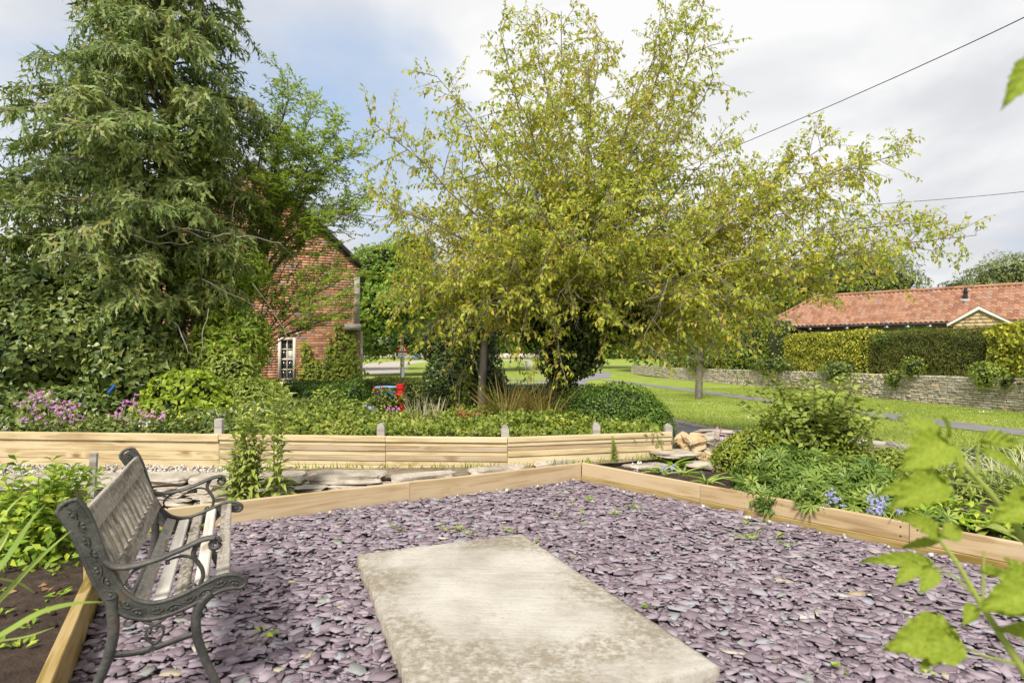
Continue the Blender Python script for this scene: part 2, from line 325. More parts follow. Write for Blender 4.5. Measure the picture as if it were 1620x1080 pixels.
def wood(name, c0, c1, c2, knot, rough=0.75, grain=1.0, bump=0.35, lichen=None):
    m = bpy.data.materials.new(name); m.use_nodes = True
    n, l = m.node_tree.nodes, m.node_tree.links
    b = n['Principled BSDF']; b.inputs['Roughness'].default_value = rough; b.inputs['Specular IOR Level'].default_value = 0.25
    t = n.new('ShaderNodeTexCoord'); oi = n.new('ShaderNodeObjectInfo')
    cb = n.new('ShaderNodeCombineXYZ'); sc = n.new('ShaderNodeVectorMath'); sc.operation = 'SCALE'; sc.inputs['Scale'].default_value = 23
    for i in range(3): l.new(oi.outputs['Random'], cb.inputs[i])
    l.new(cb.outputs[0], sc.inputs[0])
    ad = n.new('ShaderNodeVectorMath'); ad.operation = 'ADD'; l.new(t.outputs['Object'], ad.inputs[0]); l.new(sc.outputs[0], ad.inputs[1])
    # knots bend the grain
    mk_ = n.new('ShaderNodeMapping'); mk_.inputs['Scale'].default_value = (1.7, 4.2, 4.2); l.new(ad.outputs[0], mk_.inputs[0])
    vo = n.new('ShaderNodeTexVoronoi'); vo.inputs['Scale'].default_value = 1.0; l.new(mk_.outputs[0], vo.inputs['Vector'])
    mp = n.new('ShaderNodeMapping'); mp.inputs['Scale'].default_value = (1.1 * grain, 16 * grain, 16 * grain); l.new(ad.outputs[0], mp.inputs[0])
    no = n.new('ShaderNodeTexNoise'); no.inputs['Scale'].default_value = 1.0; no.inputs['Detail'].default_value = 3
    no.inputs['Distortion'].default_value = 0.6; l.new(mp.outputs[0], no.inputs['Vector'])
    kn = n.new('ShaderNodeMapRange'); l.new(vo.outputs['Distance'], kn.inputs[0])
    kn.inputs[1].default_value = 0.0; kn.inputs[2].default_value = 0.26; kn.inputs[3].default_value = 0.45; kn.inputs[4].default_value = 0.0
    a2 = n.new('ShaderNodeMath'); a2.operation = 'ADD'; l.new(no.outputs['Fac'], a2.inputs[0]); l.new(kn.outputs[0], a2.inputs[1])
    rg = n.new('ShaderNodeMath'); rg.operation = 'MULTIPLY'; l.new(a2.outputs[0], rg.inputs[0]); rg.inputs[1].default_value = 15
    si = n.new('ShaderNodeMath'); si.operation = 'SINE'; l.new(rg.outputs[0], si.inputs[0])
    mr = n.new('ShaderNodeMapRange'); l.new(si.outputs[0], mr.inputs[0]); mr.inputs[1].default_value = -1; mr.inputs[2].default_value = 1
    n2 = n.new('ShaderNodeTexNoise'); n2.inputs['Scale'].default_value = 3; n2.inputs['Detail'].default_value = 5; l.new(ad.outputs[0], n2.inputs['Vector'])
    m3 = n.new('ShaderNodeMath'); m3.operation = 'MULTIPLY'; l.new(mr.outputs[0], m3.inputs[0]); m3.inputs[1].default_value = 0.58
    m4 = n.new('ShaderNodeMath'); m4.operation = 'MULTIPLY_ADD'; l.new(n2.outputs['Fac'], m4.inputs[0]); m4.inputs[1].default_value = 0.9; l.new(m3.outputs[0], m4.inputs[2])
    m5 = n.new('ShaderNodeMath'); m5.operation = 'MULTIPLY_ADD'; l.new(oi.outputs['Random'], m5.inputs[0]); m5.inputs[1].default_value = 0.35; 
    m6 = n.new('ShaderNodeMath'); m6.operation = 'SUBTRACT'; l.new(m4.outputs[0], m6.inputs[0]); m6.inputs[1].default_value = 0.30
    l.new(m6.outputs[0], m5.inputs[2])
    rp = n.new('ShaderNodeValToRGB'); l.new(m5.outputs[0], rp.inputs[0]); e = rp.color_ramp.elements
    e[0].position, e[0].color = 0.05, (*c0, 1); e[1].position, e[1].color = 0.95, (*c2, 1); x = e.new(0.5); x.color = (*c1, 1)
    mx = n.new('ShaderNodeMix'); mx.data_type = 'RGBA'; l.new(rp.outputs[0], mx.inputs[6]); mx.inputs[7].default_value = (*knot, 1)
    kr = n.new('ShaderNodeMapRange'); l.new(vo.outputs['Distance'], kr.inputs[0])
    kr.inputs[1].default_value = 0.06; kr.inputs[2].default_value = 0.12; kr.inputs[3].default_value = 0.8; kr.inputs[4].default_value = 0.0
    l.new(kr.outputs[0], mx.inputs[0])
    colr = mx.outputs[2]
    if lichen:
        n3 = n.new('ShaderNodeTexNoise'); n3.inputs['Scale'].default_value = 38; n3.inputs['Detail'].default_value = 6; n3.inputs['Roughness'].default_value = 0.7
        l.new(ad.outputs[0], n3.inputs['Vector'])
        r3 = n.new('ShaderNodeMapRange'); l.new(n3.outputs['Fac'], r3.inputs[0]); r3.inputs[1].default_value = 0.50; r3.inputs[2].default_value = 0.60
        r3.inputs[4].default_value = 0.75
        mx2 = n.new('ShaderNodeMix'); mx2.data_type = 'RGBA'; l.new(r3.outputs[0], mx2.inputs[0]); l.new(colr, mx2.inputs[6]); mx2.inputs[7].default_value = (*lichen, 1)
        colr = mx2.outputs[2]
    l.new(colr, b.inputs['Base Color'])
    bp = n.new('ShaderNodeBump'); bp.inputs['Strength'].default_value = bump; bp.inputs['Distance'].default_value = 0.003
    n4 = n.new('ShaderNodeTexNoise'); n4.inputs['Scale'].default_value = 12; n4.inputs['Detail'].default_value = 5; l.new(mp.outputs[0], n4.inputs['Vector'])
    l.new(n4.outputs['Fac'], bp.inputs['Height']); l.new(bp.outputs[0], b.inputs['Normal'])
    return m
M_pine = wood('new_pine', (0.38, 0.27, 0.135), (0.53, 0.41, 0.225), (0.64, 0.53, 0.33), (0.22, 0.12, 0.05))
M_pine2 = wood('darker_pine', (0.25, 0.17, 0.09), (0.38, 0.28, 0.17), (0.47, 0.38, 0.26), (0.14, 0.08, 0.035))  # same pine in a darker, browner tone for some wall courses
M_edge = wood('edging_timber', (0.30, 0.20, 0.10), (0.42, 0.30, 0.16), (0.52, 0.40, 0.25), (0.14, 0.075, 0.035))
M_edge2 = wood('mossy_timber', (0.17, 0.12, 0.03), (0.27, 0.19, 0.05), (0.40, 0.29, 0.13), (0.09, 0.05, 0.02))
M_stake = wood('grey_stake', (0.20, 0.17, 0.14), (0.30, 0.27, 0.23), (0.42, 0.39, 0.35), (0.12, 0.09, 0.07))
M_slat = wood('weathered_slat', (0.12, 0.095, 0.07), (0.21, 0.175, 0.135), (0.33, 0.29, 0.24), (0.09, 0.07, 0.05), rough=0.9, grain=1.6, bump=1.0, lichen=(0.43, 0.41, 0.37))
M_slat2 = wood('pale_slat', (0.38, 0.33, 0.27), (0.49, 0.44, 0.38), (0.58, 0.54, 0.48), (0.26, 0.2, 0.15), rough=0.9, grain=1.3, bump=0.6)

# ------------------------------------------------------------------ leaf shapes: length 1 along +x, blade normal +z
def T_ovate(w=0.5, fold=0.12, droop=0.12):
    return np.array([(0, 0, 0), (.45, w/2, fold), (1, 0, -droop), (.45, -w/2, fold), (.5, 0, 0)]), np.array([(0, 4, 2, 1), (0, 3, 2, 4)])
def T_long(w=0.2, droop=0.3):
    x = [0, .3, .65, 1]; z = [0, .06, 0, -droop]; h = [0.02, w/2, w/2.4, 0.005]
    V = []; 
    for a, b, c in zip(x, z, h): V += [(a, c, b + c*.3), (a, 0, b), (a, -c, b + c*.3)]
    F = []
    for i in range(3):
        o = i*3; F += [(o, o+1, o+4, o+3), (o+1, o+2, o+5, o+4)]
    return np.array(V), np.array(F)
def T_lobes(n=5, spread=150, w=0.16):
    V = [(0, 0, 0)]; F = []
    for i in range(n):
        a = R(-spread/2 + spread*i/(n-1)); L = 1 - 0.35*abs(i-(n-1)/2)/((n-1)/2)
        c, s = math.cos(a), math.sin(a)
        k = len(V)
        V += [(c*L*.55 - s*w, s*L*.55 + c*w, .05), (c*L, s*L, -.10), (c*L*.55 + s*w, s*L*.55 - c*w, .05)]
        F.append((0, k+2, k+1, k))
    return np.array(V, float), np.array(F)
def T_spray(n=5):
    """flat scaly spray: a midrib and side fingers"""
    V = []; F = []
    def blade(x0, y0, x1, y1, w, z0, z1):
        dx, dy = x1-x0, y1-y0; L = math.hypot(dx, dy); nx, ny = -dy/L*w, dx/L*w
        k = len(V); V.extend([(x0, y0, z0), ((x0+x1)/2+nx, (y0+y1)/2+ny, (z0+z1)/2), (x1, y1, z1), ((x0+x1)/2-nx, (y0+y1)/2-ny, (z0+z1)/2)])
        F.append((k, k+3, k+2, k+1))
    blade(0, 0, 1, 0, .035, 0, -.25)
    for i in range(n):
        x = .1 + .75*i/n
        for s in (-1, 1):
            L = .42*(1-.5*x)
            blade(x, 0, x+L*.75, s*L*.7, .045, -.22*x, -.22*x-.10)
    return np.array(V, float), np.array(F)
def T_cypress():
    V = [(0, 0, 0), (.20, .20, -.03), (.34, .05, -.05), (.62, .19, -.14), (.70, .045, -.14), (1, 0, -.30), (.66, -.045, -.14), (.50, -.22, -.12), (.30, -.05, -.05), (.14, -.15, -.03)]
    return np.array(V, float)*[1, .62, 1], np.array([tuple(range(10))[::-1]])
def T_blade(w=0.05, bend=0.5):
    xs = [0, .35, .7, 1]; V = []; F = []
    for i, x in enumerate(xs):
        h = w/2*(1-x**2*.95); V += [(x, h, -bend*x*x), (x, -h, -bend*x*x)]
    for i in range(3): o = i*2; F.append((o, o+1, o+3, o+2))
    return np.array(V, float), np.array(F)
def T_tri(w=0.2):
    return np.array([(0, w/2, 0), (0, -w/2, 0), (1, 0, 0)], float), np.array([(0, 1, 2)])
ivyV = np.array([(0, 0, 0), (.10, .40, .05), (.5, .22, .03), (.62, .44, -.03), (1, 0, -.12), (.62, -.44, -.03), (.5, -.22, .03), (.10, -.40, .05)])
IVY = (ivyV, np.array([(0, 4, 2, 1), (0, 7, 6, 4)]))
IVY = (ivyV[[0, 1, 2, 4, 6, 7]], np.array([(0, 3, 2, 1), (0, 5, 4, 3)]))
OV = T_ovate(); OVW = T_ovate(0.65); OVN = T_ovate(0.36); LONG = T_long(); SPRAY = T_spray()

def norm(v): return v / (np.linalg.norm(v, axis=-1, keepdims=True) + 1e-9)
def frames(D, N):
    X = norm(D); Y = norm(np.cross(N, X)); Z = np.cross(X, Y)
    return np.stack([X, Y, Z], -1)          # columns
def scatter(g, tmpl, Pts, D, N, size, m=0, chunk=None):
    V, F = tmpl; n = len(Pts)
    if n == 0: return
    M = frames(D, N)
    size = np.broadcast_to(np.asarray(size, float), (n,))
    W = np.einsum('nij,kj->nki', M, V) * size[:, None, None] + Pts[:, None]
    FF = F[None] + (np.arange(n) * len(V))[:, None, None]
    g.add(W.reshape(-1, 3), FF.reshape(-1, F.shape[1]), m)
def rsph(n):
    v = rng.normal(size=(n, 3)); return norm(v)
def singles(parent, tmpl, Pts, D, N, size, mat, name='leaf', solid=0):
    g = Geo(); g.add(*tmpl); me = g.mesh(name, mat)
    M = frames(D, N); size = np.broadcast_to(np.asarray(size, float), (len(Pts),))
    off = Vector(parent.location)
    for p, m, s in zip(Pts, M, size):
        o = bpy.data.objects.new(name, me); COL.objects.link(o); o.parent = parent
        o.matrix_basis = Matrix.Translation(Vector(p) - off) @ Matrix(m.tolist()).to_4x4() @ Matrix.Scale(float(s), 4)
def cone_dirs(D, ang, n=None):
    return norm(D + rng.normal(size=D.shape) * ang)

# ================================================================== SETTING
def patch(name, poly, zf, mat, step=0.3, kind='structure', jit=0.0, thick=0.0):
    pts = [Vector(p) for p in poly]
    xs = [p.x for p in pts]; ys = [p.y for p in pts]
    def inside(x, y):
        c = False; k = len(pts)
        for i in range(k):
            a, b = pts[i], pts[i-1]
            if (a.y > y) != (b.y > y) and x < (b.x-a.x)*(y-a.y)/(b.y-a.y)+a.x: c = not c
        return c
    vs = []; 
    for i in range(len(pts)):
        a, b = pts[i], pts[(i+1) % len(pts)]
        k = max(1, int((b-a).length/step))
        vs += [a.lerp(b, j/k) for j in range(k)]
    nb = len(vs)
    x = min(xs)
    while x < max(xs):
        y = min(ys)
        while y < max(ys):
            q = (x+random.uniform(-.2, .2)*step, y+random.uniform(-.2, .2)*step)
            if inside(*q): vs.append(Vector(q))
            y += step
        x += step
    r = delaunay_2d_cdt(vs, [], [list(range(nb))], 1, 1e-5)
    me = bpy.data.meshes.new(name)
    V = [(v.x, v.y, zf(v.x, v.y) + (random.uniform(-jit, jit) if jit else 0)) for v in r[0]]
    me.from_pydata(V, [], r[2]); me.materials.append(mat)
    me.polygons.foreach_set('use_smooth', [True]*len(me.polygons))
    o = link(name, me, kind=kind)
    if thick:
        me2 = bmesh.new(); me2.from_mesh(me)
        ret = bmesh.ops.extrude_face_region(me2, geom=me2.faces[:])
        for v in [e for e in ret['geom'] if isinstance(e, bmesh.types.BMVert)]: v.co.z -= thick
        bmesh.ops.recalc_face_normals(me2, faces=me2.faces[:]); me2.to_mesh(me); me2.free()
    return o

# base terrain, one sheet to the horizon
g = Geo()
ys = np.concatenate([np.arange(-20, 9.5, 2.95), np.arange(9.5, 70, 2.0), np.linspace(70, 140, 15), np.array([200, 300, 450])])
xs = np.concatenate([np.linspace(-400, -60, 5), np.arange(-50, 51, 5.0), np.linspace(60, 400, 5)])
V = [(x, y, ground(x, y)) for y in ys for x in xs]
nx = len(xs); F = [(j*nx+i, j*nx+i+1, (j+1)*nx+i+1, (j+1)*nx+i) for j in range(len(ys)-1) for i in range(nx-1)]
g.add(V, F); g.build('ground', M_lawn, kind='structure', smooth=True)

gz = lambda dz: (lambda x, y: ground(x, y) + dz)
px = lambda L: [GP(*p) for p in L]
# main road bending away to the left, with the side road beyond
right_edge = [(9.5, 5.0), (7.2, 8.1)] + [(6.7, 10.2), (4.75, 11.75), (4.28, 12.2), (4.05, 13.4), (3.86, 15.0), (4.0, 20), (4.4, 27), (4.9, 36), (5.6, 44)]
road_poly = right_edge + [(3.2, 44), (1.5, 40), (-1.5, 41), (-14, 44), (-14, 33), (-3, 31), (-1.0, 26), (0.4, 20), (0.6, 15), (1.2, 11.5), (3.0, 9.9), (5.0, 6.6), (7.0, 4.6)]
patch('road', road_poly, gz(0.012), M_road, 1.2)
patch('side_road', [(5.6, 44.3), (3.2, 44.3), (-2, 47), (-2, 50), (3.4, 48.6), (7.3, 56), (10.4, 70), (12.2, 70), (9.4, 55)], gz(0.016), M_road, 2.0)
patch('far_road', [(-30, 62), (-17, 62), (-13, 66), (-14.5, 80), (-18, 96), (-17, 112), (-12, 122), (4, 124), (4, 133), (-14, 130), (-24, 116), (-27, 96), (-25, 78)], gz(0.016), M_kerb, 3.0)
patch('footpath', [(10.9, 9.6), (9.9, 13), (9.75, 16.5), (9.55, 20), (9.0, 28), (8.25, 38), (7.2, 46), (8.1, 47), (9.25, 38.5), (10.1, 28), (10.7, 20), (10.95, 16.5), (11.2, 13), (12.4, 9.6)], gz(0.014), M_path, 1.0)
# dirt verge and kerb along the lawn edge
L1 = [(7.35, 8.3), (6.85, 10.35), (4.85, 11.95), (4.40, 12.35), (4.2, 13.5), (4.0, 15.0), (4.12, 20)]
L2 = [(7.65, 8.6), (7.05, 10.75), (5.05, 12.45), (4.62, 12.8), (4.45, 13.8), (4.2, 15.4), (4.22, 20)]
patch('dirt_verge', L1 + L2[::-1], gz(0.03), M_dirt, 0.35, jit=0.01)
g = Geo()
for a, b in zip(right_edge[1:8], right_edge[2:9]):
    a = np.array(a); b = np.array(b); d = b-a; L = np.linalg.norm(d); d /= L; nrm = np.array([-d[1], d[0]])
    if nrm[0] < 0: nrm = -nrm
    k = max(1, int(L/0.9))
    for i in range(k):
        p0 = a + d*(L*i/k + .004); p1 = a + d*(L*(i+1)/k - .004)
        z0, z1 = ground(*p0), ground(*p1)
        q = [p0, p1, p1+nrm*.12, p0+nrm*.12]
        V = [(*v, z-.05) for v, z in zip(q, (z0, z1, z1, z0))] + [(*v, z+.07) for v, z in zip(q, (z0, z1, z1, z0))]
        g.add(V, [(0, 3, 2, 1), (4, 5, 6, 7), (0, 1, 5, 4), (1, 2, 6, 5), (2, 3, 7, 6), (3, 0, 4, 7)])
g.build('kerb', M_kerb, kind='structure')

# corners of the timber-edged slate terrace
CN = np.array([.754, 6.17]); FL = np.array([-2.89, 4.21]); LN = np.array([-0.95, 0.80]); RG = np.array([4.6, 1.98])
g = Geo(); g.add([(-2.95, 4.25, -.045), (-.9, .7, -.045), (4.7, .7, -.045), (4.7, 1.9, -.045), (.76, 6.2, -.045)], [(0, 1, 2, 3, 4)])
g.build('slate_bed_base', M_slatebase, kind='structure')
def soil_z(x, y): return .10 + .05*mnoise.noise(Vector((x*1.5, y*1.5, 0))) + .025*mnoise.noise(Vector((x*7, y*7, 3)))
patch('left_bed_soil', [(-2.95, 4.22), (-1.0, .72), (-9, .5), (-9, 5.25), (-3.4, 5.25)], lambda x, y: soil_z(x, y), M_soil, .12)
patch('right_bed_soil', [(.80, 6.19), (4.7, 1.95), (9.5, 1.9), (9.4, 5.0), (6.9, 8.0), (5.2, 8.2), (3.0, 9.3), (2.2, 7.3), (1.75, 6.75)], lambda x, y: soil_z(x, y)-max(0, (y-6.5)*.06), M_soil, .16)
g = Geo(); g.add([(-3.0, 4.2, -.06), (.8, 6.15, -.06), (.9, 6.6, -.06), (-3.9, 6.0, -.06)], [(0, 1, 2, 3)]); g.build('wall_trench_soil', M_soil, kind='structure')
SW = [(-9.5, 6.95), (-3.32, 6.45), (-1.40, 6.30), (-.05, 6.22), (1.87, 6.66)]     # sleeper wall front line
def path_z(x, y): return .075 + max(0, (x+3.5))*.018
patch('path_strip', [(-9.5, 5.0), (-3.4, 5.6), (-.7, 5.75), (.4, 6.12), (2.1, 6.62), (1.95, 7.0), (-.05, 6.4), (-3.32, 6.6), (-9.5, 7.1)], lambda x, y: path_z(x, y)-.02, M_dirt, .2, jit=.008)
patch('garden_soil', [(-12, 7.0), (-3.3, 6.55), (-.05, 6.32), (1.8, 6.75), (2.1, 9.2), (1.2, 11.0), (.3, 14), (-2, 15.5), (-12, 15.5)], lambda x, y: .34-max(0, y-7.2)*.10 if y < 12 else -.14-(y-12)*.06, M_soil, .3)

# lawn grass blades (near part of the bank)
n = 52000
X = rng.uniform(3.9, 17.0, n*3); Y = 9.0+ (rng.random(n*3)**1.4)*24
edge = np.interp(Y, [8.3, 10.5, 11.95, 12.35, 13.5, 20], [7.8, 7.0, 4.9, 4.5, 4.25, 4.3])
pathx = np.interp(Y, [9.6, 13, 16.5, 20, 28, 38], [11.65, 10.55, 10.35, 10.12, 9.55, 8.75])
ok = (X > edge) & (abs(X-pathx) > .56) & (X < 15.1) & (X < .98*Y) & (X > .18*Y)
X, Y = X[ok][:n], Y[ok][:n]
gzv = np.array([ground(x, y) for x, y in zip(X, Y)])
D = norm(np.stack([rng.normal(0, .5, len(X)), rng.normal(0, .5, len(X)), np.full(len(X), 1.0)], -1))
N = norm(np.stack([rng.normal(0, 1, len(X)), rng.normal(0, 1, len(X)), np.full(len(X), .2)], -1))
g = Geo(); scatter(g, T_tri(.30), np.stack([X, Y, gzv-.005], -1), D, N, rng.uniform(.03, .07, len(X)))
g.build('lawn_blades', M_grass, kind='stuff', label='short bright grass of the roadside lawn')
# daisies and pale fallen petals in patches
g = Geo()
for i in range(26):
    y = rng.uniform(11, 26); x = rng.uniform(5, 14)
    if abs(x-np.interp(y, [9.6, 13, 16.5, 20, 28], [11.65, 10.55, 10.35, 10.12, 9.55])) < .8: continue
    k = rng.integers(6, 26)
    pts = np.stack([x+rng.normal(0, .25, k), y+rng.normal(0, .15, k), np.full(k, ground(x, y)+.05)], -1)
    scatter(g, OVW, pts, norm(rsph(k)*[1, 1, .2]), np.tile([0, 0, 1.], (k, 1)), rng.uniform(.03, .07, k))
g.build('daisies', M_white, kind='stuff', label='small white daisies in the lawn')

# ---------------- slate chippings
def in_poly(X, Y, poly):
    c = np.zeros(len(X), bool)
    for i in range(len(poly)):
        (x0, y0), (x1, y1) = poly[i], poly[i-1]
        with np.errstate(divide='ignore', invalid='ignore'):
            c ^= ((y0 > Y) != (y1 > Y)) & (X < (x1-x0)*(Y-y0)/(y1-y0+1e-12)+x0)
    return c
SLAB = [G(565, 875, .062), G(825, 842, .062), G(1140, 1050, .062), None]
a, b, c_ = [np.array(q) for q in SLAB[:3]]
SLAB = [a, b, c_, c_ + (a-b)*1.04 + np.array([-.03, .0])]
BED = [(-2.86, 4.20), (.75, 6.12), (4.5, 2.0), (4.0, .8), (-.93, .80)]
def chips(g, n, hz, smin, smax, on_slab=False):
    X = rng.uniform(-2.9, 4.5, n*2); Y = rng.uniform(1.1, 6.15, n*2)
    ok = in_poly(X, Y, BED) & (abs(X) < Y*.95+.25)
    cen = sum(SLAB)/4; ins = [tuple(cen+(q-cen)*.985) for q in SLAB]
    if on_slab:
        inn = [tuple(cen+(q-cen)*.93) for q in SLAB]; out = [tuple(cen+(q-cen)*.985) for q in SLAB]
        X = rng.uniform(-1.2, 1.2, 900); Y = rng.uniform(1.6, 3.9, 900); ok = in_poly(X, Y, out) & ~in_poly(X, Y, inn) & (rng.random(900) < .16)
    else: ok &= ~in_poly(X, Y, ins)
    X, Y = X[ok][:n], Y[ok][:n]; n = len(X)
    k = 5
    ang = (np.arange(k)[None] + rng.uniform(-.42, .42, (n, k)))*2*np.pi/k
    rad = rng.uniform(.62, 1.25, (n, k)); s = smin + (smax-smin)*rng.random(n)**1.9
    asp = rng.uniform(.36, .80, n)
    lx = np.cos(ang)*rad*s[:, None]; ly = np.sin(ang)*rad*(s*asp)[:, None]
    th = rng.uniform(.0015, .0042, n)*(s/.03)**.5
    mound = (0 if on_slab else .012)*np.sin(X*2.3+1)*np.cos(Y*1.9)
    z = rng.uniform(hz[0], hz[1], n) + mound
    L = np.zeros((n, 2*k, 3))
    L[:, :k, 0] = lx; L[:, :k, 1] = ly; L[:, :k, 2] = th[:, None]
    L[:, k:, 0] = lx*1.03; L[:, k:, 1] = ly*1.03; L[:, k:, 2] = -th[:, None]*.4
    tilt = rng.normal(0, .15, (n, 2)) + (rng.random((n, 1)) < .12)*rng.normal(0, .4, (n, 2))
    Nn = norm(np.stack([tilt[:, 0], tilt[:, 1]-.03, np.ones(n)], -1))
    D = norm(np.stack([rng.normal(size=n), rng.normal(size=n)*.7, np.zeros(n)], -1))
    M = frames(D, Nn)
    W = np.einsum('nij,nkj->nki', M, L) + np.stack([X, Y, z], -1)[:, None]
    top = np.arange(k)[None] + (np.arange(n)*2*k)[:, None]
    g.n0 = g.n
    g.add(W.reshape(-1, 3), top)
    i = np.arange(k); side = np.stack([i, i+k, (i+1) % k+k, (i+1) % k], -1)
    g.F.append((side[None] + (np.arange(n)*2*k)[:, None, None]).reshape(-1, 4)+g.n0); g.M.append(np.zeros(n*k, int))
g = Geo()
chips(g, 9000, (-.040, -.028), .024, .06)
chips(g, 22000, (-.026, .0), .014, .060)
chips(g, 4500, (-.006, .006), .018, .062)
chips(g, 60, (.066, .068), .012, .03, True)
g.build('slate_chippings', M_slate, kind='stuff', label='plum and grey slate chippings covering the terrace')

# ---------------- concrete slab
slab_m = bpy.data.materials.new('concrete'); slab_m.use_nodes = True
n_, l_ = slab_m.node_tree.nodes, slab_m.node_tree.links
b_ = n_['Principled BSDF']; b_.inputs['Roughness'].default_value = .9; b_.inputs['Specular IOR Level'].default_value = .2
t_ = n_.new('ShaderNodeTexCoord')
def sn(scale, det, rough, stretch=(1, 1, 1), rot=0, loc=(0, 0, 0)):
    mp = n_.new('ShaderNodeMapping'); mp.inputs['Scale'].default_value = stretch; mp.inputs['Rotation'].default_value = (0, 0, rot); mp.inputs['Location'].default_value = loc
    l_.new(t_.outputs['Object'], mp.inputs[0])
    x = n_.new('ShaderNodeTexNoise'); x.inputs['Scale'].default_value = scale; x.inputs['Detail'].default_value = det; x.inputs['Roughness'].default_value = rough
    l_.new(mp.outputs[0], x.inputs['Vector']); return x.outputs['Fac']
def srange(v, a, b, c=0., d=1.):
    x = n_.new('ShaderNodeMapRange'); l_.new(v, x.inputs[0])
    for i, q in enumerate((a, b, c, d)): x.inputs[i+1].default_value = q
    return x.outputs[0]
def smix(f, a, b, mode='MIX'):
    x = n_.new('ShaderNodeMix'); x.data_type = 'RGBA'; x.blend_type = mode
    l_.new(f, x.inputs[0])
    for i, q in ((6, a), (7, b)):
        if isinstance(q, tuple): x.inputs[i].default_value = (*q, 1)
        else: l_.new(q, x.inputs[i])
    return x.outputs[2]
def smath(op, a, b):
    x = n_.new('ShaderNodeMath'); x.operation = op
    for i, q in enumerate((a, b)):
        if isinstance(q, (int, float)): x.inputs[i].default_value = q
        else: l_.new(q, x.inputs[i])
    return x.outputs[0]
base = smix(srange(sn(2.2, 5, .6), .35, .65), (.32, .29, .245), (.49, .46, .405))
streak = srange(sn(3.0, 6, .7, (1, 3.5, 1), .35), .44, .62)
base = smix(smath('MULTIPLY', streak, .35), base, (.50, .475, .43))
edge_at = n_.new('ShaderNodeAttribute'); edge_at.attribute_name = 'edge'
big = smath('ADD', smath('ADD', smath('MULTIPLY', sn(1.7, 4, .6, loc=(3, 1, 0)), .75), smath('MULTIPLY', smath('SUBTRACT', sn(13, 8, .75), .5), .45)), smath('MULTIPLY', edge_at.outputs['Fac'], .30))
stain = smath('MULTIPLY', srange(big, .46, .66), srange(sn(26, 6, .75), .36, .56))
base = smix(smath('MULTIPLY', stain, .65), base, (.17, .13, .075))
speck = srange(sn(60, 5, .7), .60, .68, 0, .7)
base = smix(speck, base, (.20, .17, .13))
l_.new(base, b_.inputs['Base Color'])
bp = n_.new('ShaderNodeBump'); bp.inputs['Strength'].default_value = .8; bp.inputs['Distance'].default_value = .006
l_.new(smath('ADD', sn(45, 7, .75), smath('MULTIPLY', sn(6, 4, .6, (1, 5, 1), .35), 1.5)), bp.inputs['Height']); l_.new(bp.outputs[0], b_.inputs['Normal'])
g = Geo()
nu, nv = 50, 70; V = []; E_ = []
A, B, C, D_ = [np.array(q) for q in SLAB]
for j in range(nv+1):
    for i in range(nu+1):
        u, v = i/nu, j/nv
        p = (A*(1-u)+B*u)*(1-v) + (D_*(1-u)+C*u)*v
        e = min(u, 1-u, v*1.5, (1-v)*1.5)
        w = .006*mnoise.noise(Vector((p[0]*9, p[1]*9, 0)))
        if i in (0, nu): p = p + (B-A)*w*1.3
        if j in (0, nv): p = p + (D_-A)*w
        if min(i, nu-i, j, nv-j) == 0: p = p + np.array([mnoise.noise(Vector((p[0]*31, p[1]*31, 1))), mnoise.noise(Vector((p[0]*31, p[1]*31, 9)))])*.007
        z = .062 + .004*mnoise.noise(Vector((p[0]*2, p[1]*2, 5))) + .0015*mnoise.noise(Vector((p[0]*20, p[1]*20, 5)))
        if e == 0: z -= .008
        V.append((p[0], p[1], z)); E_.append(max(0., 1-e/.20)*.75+sum(am*math.exp(-((u-uu)/su)**2-((v-vv)/sv)**2) for uu, vv, su, sv, am in ((.88, .08, .25, .10, .9), (.10, .62, .13, .14, .9), (.16, .30, .12, .10, .5), (.75, .84, .28, .07, 1.0), (.25, .80, .2, .10, .8), (.95, .70, .10, .2, .5), (.45, .60, .12, .03, .5))))
nt = len(V)
F = [(j*(nu+1)+i, (j+1)*(nu+1)+i, (j+1)*(nu+1)+i+1, j*(nu+1)+i+1) for j in range(nv) for i in range(nu)]
ring = [i for i in range(nu+1)] + [j*(nu+1)+nu for j in range(1, nv+1)] + [nv*(nu+1)+i for i in range(nu-1, -1, -1)] + [j*(nu+1) for j in range(nv-1, 0, -1)]
for q in ring: V.append((V[q][0], V[q][1], -.03)); E_.append(1.0)
k = len(ring); F += [(ring[i], ring[(i+1) % k], nt+(i+1) % k, nt+i) for i in range(k)]
g.add(V, F); o = g.build('concrete_slab', slab_m, smooth=False)
at = o.data.attributes.new('edge', 'FLOAT', 'POINT'); at.data.foreach_set('value', E_)
tag(o, 'pale worn concrete slab with mossy brown edges lying in the slate', 'slab')

# ---------------- timber
def board(name, p0, p1, z0, z1, th, mat, parent=None, back=True, bev=.004, zr=None, **k):
    """upright plank; its FRONT bottom edge runs p0->p1, thickness goes to the left of that direction"""
    p0, p1 = np.array(p0, float), np.array(p1, float); d = p1-p0; L = np.linalg.norm(d); a = math.atan2(d[1], d[0])
    bm = bmesh.new(); bmesh.ops.create_cube(bm, size=1)
    for v in bm.verts:
        v.co.x = (v.co.x+.5)*L; v.co.y = (v.co.y+.5)*th; v.co.z = (v.co.z+.5)*(z1-z0)
        if zr: v.co.z += zr*v.co.x/L
    bmesh.ops.bevel(bm, geom=bm.edges[:], offset=bev, segments=1, affect='EDGES')
    me = bpy.data.meshes.new(name); bm.to_mesh(me); bm.free(); me.materials.append(mat)
    off = Vector(parent.location) if parent else Vector((0, 0, 0))
    return link(name, me, parent, Vector((p0[0], p0[1], z0))-off, (0, 0, a), **k)
def lerp2(a, b, t): return np.array(a)*(1-t)+np.array(b)*t
